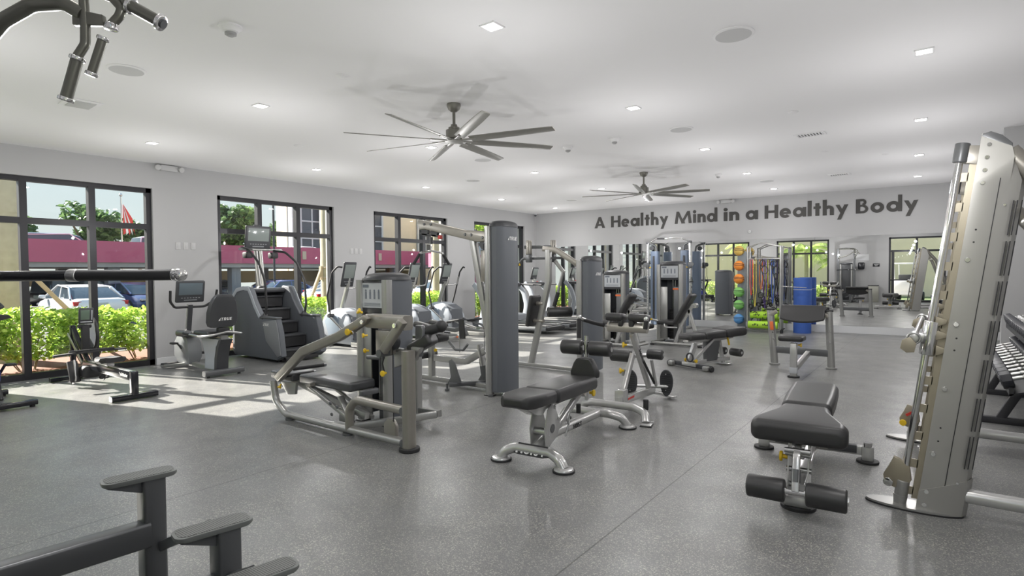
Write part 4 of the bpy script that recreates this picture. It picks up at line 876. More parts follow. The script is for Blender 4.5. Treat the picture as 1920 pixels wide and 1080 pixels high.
# ---- roman chair / back extension behind it
def back_ext():
    r = root('back_extension_bench', 'silver back extension bench with split hip pads, ribbed footplates and yellow knobs', 'exercise bench', (-2.62, 5.1, 0), R(3))
    pts = [(-.36, .06, .02), (-.30, .04, .10), (-.2, 0, .13), (.24, 0, .13), (.37, -.04, .10), (.40, -.10, .02)]
    o = MB().oval(pts, .085, .075, .1).ob('front_arch', HOIST, r)
    for x, y in ((-.36, .06), (.41, -.11)): MB().box((x, y, .016), (.10, .14, .014), .006, (0, 0, .2)).ob('foot_plate', HOIST, r); MB().box((x, y, .005), (.11, .15, .01), .004, (0, 0, .2)).ob('rubber_foot', BLACK, r)
    MB().cyl((.36, .0, .12), (.36, .0, .22), .025, n=16, bev=.004).ob('stop_bumper', BLACK, r)
    MB().bar([(.06, .02, .16), (.06, 1.02, .10)], .055, .075).ob('base_beam', HOIST, r); MB().box((.090, .30, .15), (.003, .16, .022)).ob('red_label', RED, r)
    MB().box((.05, .14, .20), (.10, .12, .12), .008).ob('hinge_block', HOIST, r)
    MB().bar([(.05, .14, .16), (.05, .44, .58)], .045, .06).ob('lower_mast', HOIST, r)
    MB().bar([(.05, .92, .14), (.05, .42, .80)], .045, .06).ob('upper_mast', HOIST, r); MB().tube([(.11, .92, .2), (.11, .58, .5)], .014).ob('gas_strut', BLACK, r); MB().tube([(.12, .95, .16), (.12, .80, .48)], .018).ob('rear_brace', HOIST, r)
    q = MB(); word(q, 'HOIST', .2, .04, frame_m((.075, .56, .60), (0, .6, -.8), (0, .8, .6)), gap=.15, depth=.002); q.ob('lettering', BLACK, r, False)
    MB().cyl((-.22, .42, .86), (.22, .42, .86), .052, n=26, bev=.006).ob('hip_tube', mat('champagne_silver', (.46, .44, .40), .32, .5), r)
    for s in (-1, 1):
        MB().cush((s * .13, .42, .965), (.21, .16, .085), .035, (-.15, 0, 0)).cush((s * .06, .42, .92), (.06, .12, .10), .02).ob('hip_pad', VINYL, r)
        MB().prism([(-.05, -.02), (.05, -.02), (.04, .07), (-.04, .07)], .01, (s * .19, .42, .88), (0, 1, 0), (0, 0, 1)).ob('pad_bracket', STEEL, r)
        MB().tube([(s * .20, .42, .86), (s * .30, .28, .90), (s * .34, -.02, .985)] if s < 0 else [(.20, .42, .86), (.25, .36, .90), (.27, .25, .97)], .016, .03).ob('handle_bar', STEEL, r)
        e = (-.34, -.02, .985) if s < 0 else (.27, .25, .97)
        g = MB().tube([e, (e[0], e[1] - .01, e[2] - .21)] if s < 0 else [e, (e[0] - .01, e[1], e[2] - .1)], .022, n=14).ob('grip', BLACK, r); MB().ball(e, .026).ob('grip_ball', CHROME, g)
    MB().tube([(-.24, .35, .88), (-.30, .24, .91), (-.335, .05, .96)], .021, n=14).ob('grip_sleeve', BLACK, r)
    roller(r, (-.06, .66, .52), (-.29, .66, .52), .066); roller(r, (.10, .74, .55), (.27, .74, .55), .055)
    MB().cyl((-.08, .66, .52), (.12, .72, .54), .022).ob('roller_axle', STEEL, r)
    for s, y in ((-1, .80), (1, 1.0)):
        x = .05 + s * .17
        pl = MB().loft([[(x + sc * a, y + dy, .20 + sc2 * b_) for a, b_ in [(.075 * math.cos(t_) * (1 + .15 * math.sin(t_)), .15 * math.sin(t_)) for t_ in [2 * pi * i / 26 for i in range(26)]]] for dy, sc, sc2 in ((-.012, .94, .95), (-.006, 1, 1), (.006, 1, 1), (.012, .94, .95))]).ob('foot_rest', DARK, r)
        m = MB()
        for k in range(9): m.box((x, y - .014, .10 + k * .025), (.10, .006, .008))
        m.ob('tread_ribs', BLACK, pl, False); m = MB(); bolt(m, (x, y - .014, .30), (0, -1, 0), .008); bolt(m, (x, y - .014, .12), (0, -1, 0), .008); m.ob('bolt', CHROME, pl)
    MB().cyl((-.12, .85, .16), (.24, 1.0, .16), .018).ob('foot_axle', STEEL, r)
    MB().box((.22, 1.12, .03), (.14, .1, .02), .008, (0, 0, -.5)).box((-.15, 1.12, .03), (.14, .1, .02), .008, (0, 0, .5)).bar([(-.13, 1.1, .045), (.05, 1.0, .08), (.2, 1.1, .045)], .05, .03).ob('rear_foot', HOIST, r)
    knob(r, (-.0, .32, .42), (-1, -.8, 0), .028); knob(r, (-.0, .40, .68), (-1, -.8, 0), .028); MB().cyl((-.02, .36, .42), (-.02, .36, .36), .02).ob('knob_socket', STEEL, r)
back_ext()

# ---- incline bench further back
def incline_bench():
    r = root('adjustable_bench', 'smaller black bench with wheels and yellow levers, behind the back extension bench', 'weight bench', (-2.98, 8.36, 0), R(-22))
    MB().bar([(-.38, 0, .05), (.38, 0, .05)], .06, .06).ob('front_bar', DARK, r); MB().box((0, -.01, .065), (.26, .085, .06), .012).ob('bar_cover', HOIST, r)
    for s in (-1, 1): MB().cyl((s * .38, -.02, .04), (s * .42, -.02, .04), .04, n=18, bev=.006).ob('transport_wheel', BLACK, r); MB().box((s * .33, -.03, .045), (.10, .12, .07), .02).ob('foot_block', SILVER, r)
    MB().bar([(-.03, 0, .10), (-.01, .10, .36)], .07, .06).ob('front_post', HOIST, r); MB().torus((.02, -.04, .17), .06, .012, (0, 1, 0)).ob('handle_ring', DARK, r); MB().bar([(.05, .0, .1), (.08, .42, .42)], .03, .035).ob('strut', HOIST, r)
    MB().bar([(0, .03, .08), (0, .85, .08)], .06, .06).ob('spine', HOIST, r); MB().prism([(.32, .08), (.55, .08), (.62, .42), (.30, .42)], .08, (0, 0, 0), (0, 1, 0), (0, 0, 1), .008).ob('seat_tower', GUN, r)
    def dp(sec, nm): MB().loft([[(a * hw, y, z0 + (z1 - z0) * t_) for a, t_ in ((-1, .25), (-.93, 0), (.93, 0), (1, .25), (1, .7), (.9, 1), (-.9, 1), (-1, .7))] for y, hw, z0, z1 in sec]).ob(nm, VINYL, r)
    dp([(-.16, .08, .45, .49), (-.12, .13, .43, .52), (.15, .15, .43, .52), (.17, .14, .44, .51)], 'back_pad'); dp([(.18, .14, .45, .52), (.2, .15, .43, .535), (.60, .16, .43, .55), (.62, .15, .44, .54)], 'back_pad')
    dp([(.63, .15, .45, .55), (.66, .17, .43, .56), (.95, .20, .44, .575), (1.02, .21, .45, .575), (1.04, .19, .47, .55)], 'seat_pad')
    MB().prism([(-.1, .40), (.6, .38), (.9, .40), (.9, .43), (-.1, .435)], .1, (0, 0, 0), (0, 1, 0), (0, 0, 1)).ob('pad_tray', HOIST, r)
    for s in (-1, 1): roller(r, (s * .05, .85, .19), (s * .24, .85, .19), .06)
    MB().box((0, .72, .02), (.25, .14, .02), .008).ob('rear_foot', HOIST, r); MB().bar([(0, .72, .03), (0, .62, .42)], .05, .05).ob('rear_post', HOIST, r)
    knob(r, (-.06, .0, .12), (-1, 0, 0), .025); knob(r, (.07, .0, .12), (1, 0, 0), .025); MB().tube([(.05, .76, .44), (.07, .78, .30)], .014).ob('seat_lever', YELLOW, r)
incline_bench()

# ---- preacher curl bench
def curl_bench():
    r = root('preacher_curl_bench', 'preacher curl bench with a wide sloped arm pad between two rounded posts', 'curl bench', (-1.65, 9.44, 0))
    for s, x0, x1 in ((-1, -.40, -.47), (1, .37, .33)):
        MB().oval([(x0, 0, .02), (x1, .02, .84)], .085, .11).ob('post', SILVER, r); MB().oval([(x1, .02, .835), (x1, .02, .86)], .092, .12).ob('post_cap', BLACK, r)
        MB().cyl((x0, 0, 0), (x0, 0, .025), .075, n=26, bev=.004).ob('foot', SILVER, r)
        MB().bar([(x1, 0, .76), (x1 - s * .10, .0, .82)], .05, .06).ob('pad_arm', WARM, r)
    MB().box((-.435, -.046, .60), (.05, .008, .13), .002, (0, -.08, 0)).ob('warning_label', ORANGE, r); m = MB()
    for x, z in ((.35, .55), (.36, .40), (-.42, .50), (-.41, .40)): bolt(m, (x, -.045, z), (0, -1, 0), .014)
    m.ob('bolt', CHROME, r)
    MB().bar([(-.40, 0, .235), (.38, 0, .225)], .05, .10).ob('cross_beam', GUN, r)
    rr = []
    for k in range(9):
        x = -.31 + .6 * k / 8; e = 1 - abs(k / 4 - 1) ** 2 * .0; low = .66 + .05 * abs(k / 4 - 1) ** 2
        rr.append([(x, -.10, low), (x, -.12, low + .02), (x, -.05, .86), (x, .02, .925), (x, .10, .92), (x, .10, .88), (x, .02, .84), (x, -.05, low + .01)])
    MB().loft(rr).ob('arm_pad', VINYL, r)
    MB().box((.06, -1.02, .24), (.085, .075, .46), .012).ob('seat_post', HOIST, r); MB().box((.06, -1.02, .10), (.09, .08, .08), .004).ob('post_sleeve', LABEL, r)
    MB().cyl((.06, -1.02, 0), (.06, -1.02, .02), .075, n=24).ob('rubber_foot', BLACK, r)
    MB().cush((.035, -1.0, .53), (.31, .27, .075), .03).ob('seat_pad', VINYL, r)
    MB().bar([(.08, -.98, .13), (.08, -.1, .22)], .06, .07).ob('seat_arm', SILVER, r); knob(r, (.11, -1.0, .44), (1, 0, 0), .026)
curl_bench()

# ---- chest press machine with bench (left centre)
def press():
    r = root('bench_press_machine', 'bench press machine with a flat pad, curved press arm and placarded weight tower', 'weight machine', (-3.46, 3.18, 0))
    tower(r, (-.93, .60), -pi / 2, .42, .40, 1.44)
    MB().sweep([(0, 0, 0), (0, 0, .82)], rrect(.11, .085, .03, 3)).ob('main_post', WARM, r); MB().prism([(-.03, .76), (.03, .76), (.07, .98), (.05, 1.02), (-.02, 1.02)], .05, (.0, .12, 0), bev=.012).ob('post_plate', GUN, r); MB().cyl((0, 0, 0), (0, 0, .03), .085, n=26, bev=.004).ob('rubber_foot', BLACK, r)
    MB().sweep([(-.66, .72, 0), (-.66, .72, .80)], rrect(.08, .08, .02, 3)).ob('rear_post', SILVER, r)
    MB().prism([(-.2, -.1), (.05, -.02), (.12, .09), (.0, .1), (-.2, .02)], .05, (-.05, .09, .75), bev=.01).ob('gusset', SILVER, r)
    # base loop
    MB().oval([(-2.02, .0, .36), (-1.98, .0, .16), (-1.80, .0, .05), (-1.1, .0, .05), (-.04, .0, .06)], .075, .07, .14).ob('base_tube', SILVER, r)
    MB().oval([(-.78, .0, .05), (-.78, .0, .24), (-.68, 0, .335), (-.05, 0, .325)], .08, .075, .12).ob('arch_tube', WARM, r)
    for x, z in ((-.03, .06), (-.03, .325)): MB().cyl((x, -.05, z), (x, .05, z), .04, n=22, bev=.004).ob('joint_cap', GUN, r)
    for x in (-1.72, -.80): MB().cyl((x, 0, 0), (x, 0, .02), .05).cyl((x, 0, .02), (x, 0, .04), .02).ob('levelling_foot', GUN, r)
    MB().bar([(-.78, .04, .07), (-.30, .62, .13)], .05, .06).bar([(-.30, .66, .13), (-.66, .72, .10)], .05, .06).ob('rear_tube', SILVER, r)
    # pads
    MB().cush((-1.27, .22, .405), (.82, .30, .09), .025).ob('bench_pad', VINYL2, r)
    MB().cush((-1.97, .20, .405), (.40, .30, .085), .025).ob('head_pad', VINYL2, r)
    MB().bar([(-1.9, .15, .36), (-.72, .15, .15)], .05, .06).ob('slide_rail', SILVER, r)
    for y in (.06, .28): MB().bar([(-1.50, y, .36), (-.80, y, .10)], .035, .035).ob('linkage_bar', SILVER, r)
    MB().bar([(-1.48, .17, .36), (-1.40, .17, .38)], .30, .03).ob('pad_carrier', WARM, r)
    MB().bar([(-1.04, .10, .30), (-.92, .10, .12)], .06, .03).box((-.95, .1, .13), (.2, .03, .12), .005).ob('gusset_plate', SILVER, r); m = MB()
    for x, z in ((-1.10, .24), (-1.0, .22), (-1.08, .14), (-1.48, .36), (-.82, .08)): bolt(m, (x, .03, z), (0, -1, 0), .018)
    m.ob('bolt', GUN, r)
    MB().prism([(-2.0, .34), (-1.72, .36), (-1.74, .24), (-1.88, .22)], .03, (0, .08, 0), bev=.004).ob('pivot_plate', SILVER, r); MB().box((-.75, .2, .36), (.05, .2, .05), .01).ob('pad_bracket', GUN, r); knob(r, (-1.93, .03, .33), (0, -.6, -1), .02)
    # top cross, arms
    MB().bar([(-.50, .02, 1.045), (-.02, .02, 1.045)], .11, .12, rad=.02).ob('cross_beam', WARM, r)
    MB().prism([(-1.90, .42), (-1.81, .38), (-1.38, .675), (-.80, .86), (-.46, 1.02), (-.41, 1.07), (-.47, 1.10), (-.86, .93), (-1.42, .755)], .06, (0, -.05, 0), bev=.014, seg=3).ob('press_arm', WARM, r)
    MB().prism([(-.02, 1.09), (.04, 1.05), (-.205, .785), (-.27, .82)], .06, (0, -.06, 0), bev=.014, seg=3).ob('counter_arm', WARM, r); MB().cyl((-.25, -.1, .79), (-.25, .05, .79), .032, n=20).ob('arm_stub', GUN, r)
    m = MB(); bolt(m, (-.05, -.10, 1.03), (0, -1, 0), .022); bolt(m, (-.47, -.09, 1.04), (0, -1, 0), .022); bolt(m, (-.60, -.09, .94), (0, -1, 0), .018); m.ob('pivot_bolt', CHROME, r)
    for k, x in enumerate((-1.62, -1.80)): g = MB().tube([(x, -.02, .52 - k * .09), (x + .03, .30, .52 - k * .09)], .018, n=14).ob('hand_grip', BLACK, r); MB().cyl((x + .03, .30, .52 - k * .09), (x + .032, .325, .52 - k * .09), .02).ob('end_cap', CHROME, g)
    knob(r, (-.62, -.09, .95), (0, -1, 0), .028); knob(r, (-.46, -.09, 1.12), (-.3, -.8, .4), .024); knob(r, (-.41, -.08, .93), (-.4, -1, 0), .018)
    MB().box((-.31, .03, .87), (.19, .06, .20), .006).ob('pulley_housing', WARM, r); MB().cyl((-.22, .02, .88), (-.22, .05, .88), .075, n=26).ob('pulley', DARK, r)
    MB().cyl((-.37, .02, .36), (-.37, .02, .8), .004).cyl((-.21, .02, .10), (-.21, .02, .85), .004).cyl((-.37, .02, .33), (-.37, .02, .40), .014).ob('cable', BLACK, r)
    MB().prism([(-.33, .08), (-.18, .08), (-.18, .17), (-.22, .22), (-.29, .22), (-.33, .17)], .04, (0, .03, 0), bev=.008).ob('pulley_bracket', WARM, r)
    MB().bar([(-.6, .15, .70), (-.25, .1, .80), (.0, .1, .78)], .04, .04, .05).ob('start_lever', SILVER, r); MB().tube([(-.66, .12, .70), (-.45, .12, .71)], .02).ob('lever_grip', GUN, r)
    knob(r, (-.52, .02, .78), (-1, -.5, 0), .02); knob(r, (-.24, -.03, .62), (0, -1, 0), .024); MB().tube([(-.24, -.04, .78), (-.26, -.05, .7), (-.25, -.04, .63)], .006).ob('lanyard', BLACK, r)
    MB().tube([(.02, .14, .96), (.14, .22, 1.0)], .04, n=18).ball((.15, .23, 1.01), .05).ob('roller_hub', BLACK, r)
    MB().cush((.0, .16, .86), (.24, .16, .10), .03, (0, -.5, .3)).ob('chest_pad', VINYL, r)
press()

# ---- lat pulldown / low row
def lat():
    r = root('lat_pulldown_machine', 'lat pulldown machine with a long boom, angled brace and tall dark tower in the centre', 'weight machine', (-4.18, 5.4, 0), pi)
    # local x toward the window wall, local y toward the camera
    tower(r, (-.01, .02), 0, .41, .21, 2.045, solid=True)
    logo(r, (-.123, .095, 1.83), (0, -1, 0), (0, 0, 1), .17, .042)
    MB().prism([(.05, 1.93), (.60, 1.99), (1.42, 2.17), (1.44, 2.12), (1.40, 2.03), (1.30, 2.03), (.62, 1.88), (.4, 1.83), (.05, 1.83)], .10, (0, .0, 0), bev=.016, seg=3).ob('boom', WARM, r); m = MB()
    for x, z in ((1.30, 2.10), (1.18, 2.09), (.58, 1.93), (.48, 1.92), (.30, 1.88), (.07, 1.88)): bolt(m, (x, .052, z), (0, 1, 0), .02)
    m.ob('bolt', GUN, r)
    MB().cyl((.30, -.02, 1.80), (.30, .02, 1.80), .07, n=26).cyl((.02, -.02, 1.82), (.02, .02, 1.82), .06, n=26).cyl((1.33, -.02, 2.0), (1.33, .02, 2.0), .06, n=26).cyl((1.15, -.02, 1.99), (1.15, .02, 1.99), .06, n=26).ob('pulley', DARK, r)
    MB().bar([(1.42, .0, 1.98), (1.06, .0, 1.93)], .04, .03).cyl((1.22, 0, 1.93), (1.22, 0, 1.84), .022).ob('cable_carrier', DARK, r); MB().box((1.06, 0, 1.92), (.05, .05, .05), .01).ob('red_stop', RED, r)
    MB().torus((1.22, 0, 1.82), .018, .005, (0, 1, 0)).cyl((1.22, 0, 1.80), (1.22, 0, 1.76), .012).ob('snap_hook', STEEL, r)
    bar_ = MB().tube([(1.22 + .05, .27, 1.58), (1.22 + .03, .17, 1.72), (1.22, 0, 1.745), (1.22 - .03, -.17, 1.72), (1.22 - .05, -.27, 1.58)], .014, .05).ob('lat_bar', CHROME, r)
    MB().tube([(1.272, .275, 1.572), (1.252, .185, 1.70)], .02).tube([(1.168, -.275, 1.572), (1.188, -.185, 1.70)], .02).ob('bar_grip', BLACK, bar_)
    MB().bar([(.50, 0, 1.92), (.12, 0, .06)], .07, .085, rad=.012).ob('brace', SILVER, r); MB().bar([(.40, .0, .56), (.34, .0, .30)], .09, .03).ob('brace_plate', SILVER, r)
    MB().prism([(.06, 1.72), (.18, 1.72), (.18, 1.34), (.06, 1.34)], .04, (.07, .14, 0), bev=.02).ob('pulley_guard', WARM, r)
    MB().cyl((.20, .03, .5), (.20, .03, 1.5), .004).cyl((.30, .03, .5), (.30, .03, 1.8), .004).ob('cable', BLACK, r)
    MB().bar([(-.10, .0, .055), (1.98, .0, .055)], .07, .06).ob('base_rail', SILVER, r)
    MB().bar([(.30, 0, .50), (.62, 0, .33), (1.18, 0, .33)], .06, .08, .06).ob('seat_beam', SILVER, r)
    MB().bar([(1.24, 0, .05), (1.24, 0, .50)], .07, .07).ob('seat_post', SILVER, r); knob(r, (1.16, .03, .44), (-1, .4, 0), .022)
    MB().cush((1.45, 0, .36), (.36, .32, .09), .03).ob('seat_pad', VINYL, r)
    for s in (-1, 1): roller(r, (1.20, s * .03, .58), (1.20, s * .24, .58), .06)
    for s in (-1, 1): MB().cush((1.25, s * .14, .76), (.30, .11, .08), .03, (0, -.15, 0)).ob('arm_pad', VINYL, r)
    MB().bar([(1.22, 0, .50), (1.22, 0, .74), (.78, .02, .72), (.66, .02, .76), (.60, .02, .66)], .05, .05, .05).ob('support_arm', GUN, r)
    # low pulley foot plates
    MB().bar([(.66, .28, .075), (.30, -.22, .075)], .07, .05).bar([(.45, -.0, .07), (.15, 0, .06)], .06, .05).ob('foot_beam', GUN, r)
    for dx, dy in ((.62, .22), (.40, -.10)):
        MB().prism([(-.13, -.09), (.10, -.04), (.0, .20), (-.05, .24), (-.09, .22), (-.06, .02)], .02, (dx, dy, .14), (-1, -.1, 0), (0, 0, 1), .004).ob('foot_plate', GUN, r)
    MB().cyl((.68, .30, .02), (.68, .30, .09), .012).cyl((.68, .30, 0), (.68, .30, .025), .03).cyl((.02, .26, 0), (.02, .26, .02), .03).ob('levelling_foot', GUN, r)
    h_ = MB().tube([(.90, .02, .56), (.80, .02, .47), (.66, .02, .47), (.58, .02, .55)], .016, .03).ob('row_handle', GUN, r); MB().cyl((.72, .02, .44), (.72, .02, .72), .006).ob('handle_chain', STEEL, r)
    MB().bar([(.66, .05, .62), (.68, .05, .86)], .02, .05).bar([(.62, .05, .62), (.64, .05, .86)], .02, .05).ob('weight_horn', BLACK, r)
lat()

# ---- delt / fly machine behind it
def delt():
    r = root('fly_machine', 'rear delt fly machine with a bent upright, chest pad and hanging roller arm', 'weight machine', (-4.2, 7.15, 0), pi)
    tower(r, (-.2, -.05), 0, .42, .21, 1.66, solid=True)
    logo(r, (-.313, .04, 1.40), (0, -1, 0), (0, 0, 1), .15, .038)
    MB().bar([(-.12, .05, .045), (1.1, .05, .045)], .08, .05).ob('base_rail', SILVER, r)
    MB().bar([(.80, .05, .06), (.47, .05, 1.32), (.47, .05, 1.78)], .065, .085, .15).ob('upright', SILVER, r)
    MB().bar([(.56, .05, 1.80), (.34, .05, 1.78), (-.10, .05, 1.52)], .06, .075, .1).ob('boom', WARM, r)
    for x, y in ((.76, .14), (.46, -.06)):
        MB().cyl((x, y, 1.72), (x - .0, y, 1.93), .05, .045, n=18, bev=.01).ob('head_cap', WARM, r); MB().box((x, y, 1.66), (.08, .08, .12), .01).ob('swivel_block', GUN, r)
    MB().bar([(.84, .14, 1.83), (.42, -.06, 1.83)], .05, .05).ob('head_bar', GUN, r); MB().tube([(1.0, .1, 1.56), (.88, .12, 1.66), (.2, -.05, 1.66)], .02, .05).ob('cross_handle', GUN, r); knob(r, (.95, .12, 1.6), (0, 0, -1), .014)
    MB().cush((.74, .07, .87), (.07, .26, .48), .03, (0, -.18, 0)).ob('chest_pad', VINYL, r)
    for z in (.98, .72): MB().cyl((.70 - (z - .87) * .2, .06, z), (.56, .06, z), .03).ob('pad_mount', WARM, r)
    MB().bar([(.42, -.05, 1.62), (.28, -.08, 1.44)], .05, .05).tube([(.28, -.05, 1.46), (.42, -.02, .92)], .022).ob('swing_arm', SILVER, r); MB().tube([(.36, -.04, 1.15), (.42, -.02, .94)], .03, n=14).ob('arm_sleeve', BLACK, r)
    o = roller(r, (.46, .10, .86), (.20, -.16, .86), .075)
delt()

# ---- two seated machines with placarded towers near the mirror
def seated(x, y, h, lb, seat_dx=.45, rz=0.0):
    r = root('seated_leg_machine', lb, 'weight machine', (x, y, 0), rz, 'seated stack machines near the mirror')
    tower(r, (0, .1), -pi / 2, .50, .40, h)
    MB().tube([(-.15, -.62, .045), (.75, -.62, .045), (.95, -.5, .10)], .03, .1).tube([(-.15, -.62, .045), (-.15, .0, .045)], .03).tube([(.60, -.62, .045), (.60, .1, .045)], .03).ob('base_frame', SILVER, r)
    for q in ((.8, -.62), (-.15, -.62)): MB().cyl((q[0], q[1], 0), (q[0], q[1], .025), .04).ob('rubber_foot', BLACK, r)
    MB().cush((.10, -.42, .44), (.36, .32, .085), .03).ob('seat_pad', VINYL, r)
    MB().cush((.44, -.42, .72), (.09, .32, .66), .035, (0, .52, 0)).ob('back_pad', VINYL, r)
    MB().bar([(.25, -.42, .05), (.38, -.42, .42), (.60, -.42, .80)], .06, .06, .1).bar([(.52, -.42, .70), (.72, -.42, .05)], .06, .06).ob('seat_frame', HOIST, r)
    MB().tube([(-.12, -.42, .46), (-.25, -.5, .5), (-.28, -.55, .38)], .02, .04).tube([(.1, -.62, .42), (.12, -.64, .36), (.36, -.62, .36)], .015, .04).ob('hand_lever', STEEL, r)
    roller(r, (-.26, -.62, .34), (-.26, -.36, .34), .05); MB().cyl((.62, -.42, .78), (.62, -.30, .78), .05).ob('adjuster', STEEL, r); knob(r, (-.18, -.56, .5), (0, -1, 0), .02)
    return r
seated(-4.43, 11.3, 1.64, 'seated leg machine with its padded seat, right of the other stack tower, before the mirror')
seated(-5.36, 10.6, 1.46, 'shorter stack machine with a reclined black backrest behind the dark fly machine tower')

# ---- rower
def rower():
    r = root('rowing_machine', 'black rowing machine with a small monitor in the sunlight by the first window', 'rower', (-7.55, 2.64, 0), pi)
    MB().bar([(0, -.24, .04), (0, .24, .04)], .09, .06).ob('rear_foot', GLOSSB, r); MB().box((.0, 0, .19), (.10, .07, .29), .012).ob('rear_post', GLOSSB, r); MB().prism([(.05, .05), (.12, .20), (.05, .24)], .03, (0, 0, 0), bev=.004).ob('gusset', GLOSSB, r)
    rl = MB().box((.85, 0, .27), (1.6, .055, .11), .008).ob('rail', GLOSSB, r); MB().box((.85, 0, .327), (1.6, .04, .006)).ob('rail_strip', STEEL, rl)
    logo(rl, (.37, .0285, .250), (-1, 0, 0), (0, 0, 1), .26, .042, 'StairMaster', shear=.15)
    st = MB().loft([[(x, y * w, z + dz) for y, dz in ((-1, .0), (-.9, .028), (-.3, .02), (.3, .02), (.9, .028), (1, 0), (.8, -.035), (-.8, -.035))] for x, w, z in ((.60, .10, .42), (.64, .15, .41), (.78, .15, .395), (.90, .12, .40), (.94, .08, .405))]).ob('seat', BLACK, r); MB().box((.78, 0, .35), (.14, .08, .05), .008).ob('seat_carriage', STEEL, st)
    MB().bar([(1.45, 0, .26), (2.12, 0, .74)], .05, .07).bar([(1.62, .0, .2), (2.12, 0, .70)], .04, .03).ob('front_frame', GLOSSB, r); MB().bar([(2.10, 0, .76), (2.13, 0, .06)], .06, .07).ob('front_strut', GLOSSB, r)
    for s in (-1, 1): MB().bar([(1.55, s * .06, .30), (2.02, s * .08, .66)], .012, .04).ob('chrome_strip', STEEL, r)
    MB().bar([(2.15, -.26, .035), (2.15, .26, .035)], .08, .05).ob('front_foot', GLOSSB, r)
    MB().torus((1.75, -.12, .66), .21, .022, (0, 1, 0), sx=1).ob('flywheel_guard', BLACK, r); MB().cyl((1.75, -.13, .66), (1.75, -.11, .66), .19, n=30).ob('flywheel', mat('smoked_disc', (.12, .13, .15), .3), r)
    MB().box((1.60, 0, .62), (.08, .09, .36), .02).box((1.62, .0, .78), (.1, .14, .05), .015).ob('monitor_arm', BLACK, r)
    mo = MB().box((1.55, 0, .92), (.03, .17, .215), .015, (0, -.12, 0)).ob('monitor', DARK, r); MB().box((1.532, .015, .935), (.004, .10, .13), .003, (0, -.12, 0)).ob('monitor_screen', mat('lcd_green', (.12, .17, .13), .25), mo); MB().box((1.530, .005, .842), (.004, .13, .012), .002, (0, -.12, 0)).box((1.532, -.06, .93), (.004, .012, .13), .002, (0, -.12, 0)).ob('button_row', LABEL, mo)
    MB().bar([(1.42, .40, .435), (1.38, .15, .455), (1.36, 0, .46), (1.38, -.15, .46), (1.42, -.40, .45)], .07, .025, .1).ob('handle_shelf', BLACK, r); MB().cyl((1.36, -.25, .48), (1.36, .25, .48), .014).ob('pull_handle', BLACK, r)
    for s in (-1, 1):
        MB().box((1.52, s * .16, .20), (.05, .12, .30), .02, (0, .5, 0)).ob('foot_rest', BLACK, r); MB().bar([(1.46, s * .17, .36), (1.40, s * .17, .12), (1.52, s * .17, .05)], .02, .03, .05).ob('foot_strap', STEEL, r)
    MB().cush((1.45, 0, .19), (.22, .22, .16), .05).ob('tank', BLACK, r)
rower()

def console(par, c, w, h, tilt, yaw_pi=True, screen=SCREENL, d=.05, name='console'):
    """console facing local -x, tilted back"""
    o = MB().box(c, (d, w, h), .022, (0, tilt, 0), 3).ob(name, DARK, par)
    M_ = Matrix.Translation(c) @ Euler((0, tilt, 0)).to_matrix().to_4x4()
    q = MB().box((-d / 2 - .001, 0, h * .13), (.004, w * .82, h * .55), .004); q.bm.transform(M_); q.ob('screen', screen, o)
    q = MB(); 
    for k in range(7): q.box((-d / 2 - .002, (k - 3) * w * .1, -h * .28), (.004, w * .06, h * .035))
    q.box((-d / 2 - .002, 0, -h * .38), (.004, w * .45, h * .04)); q.bm.transform(M_); q.ob('button_row', CLOSET, o, False)
    return o

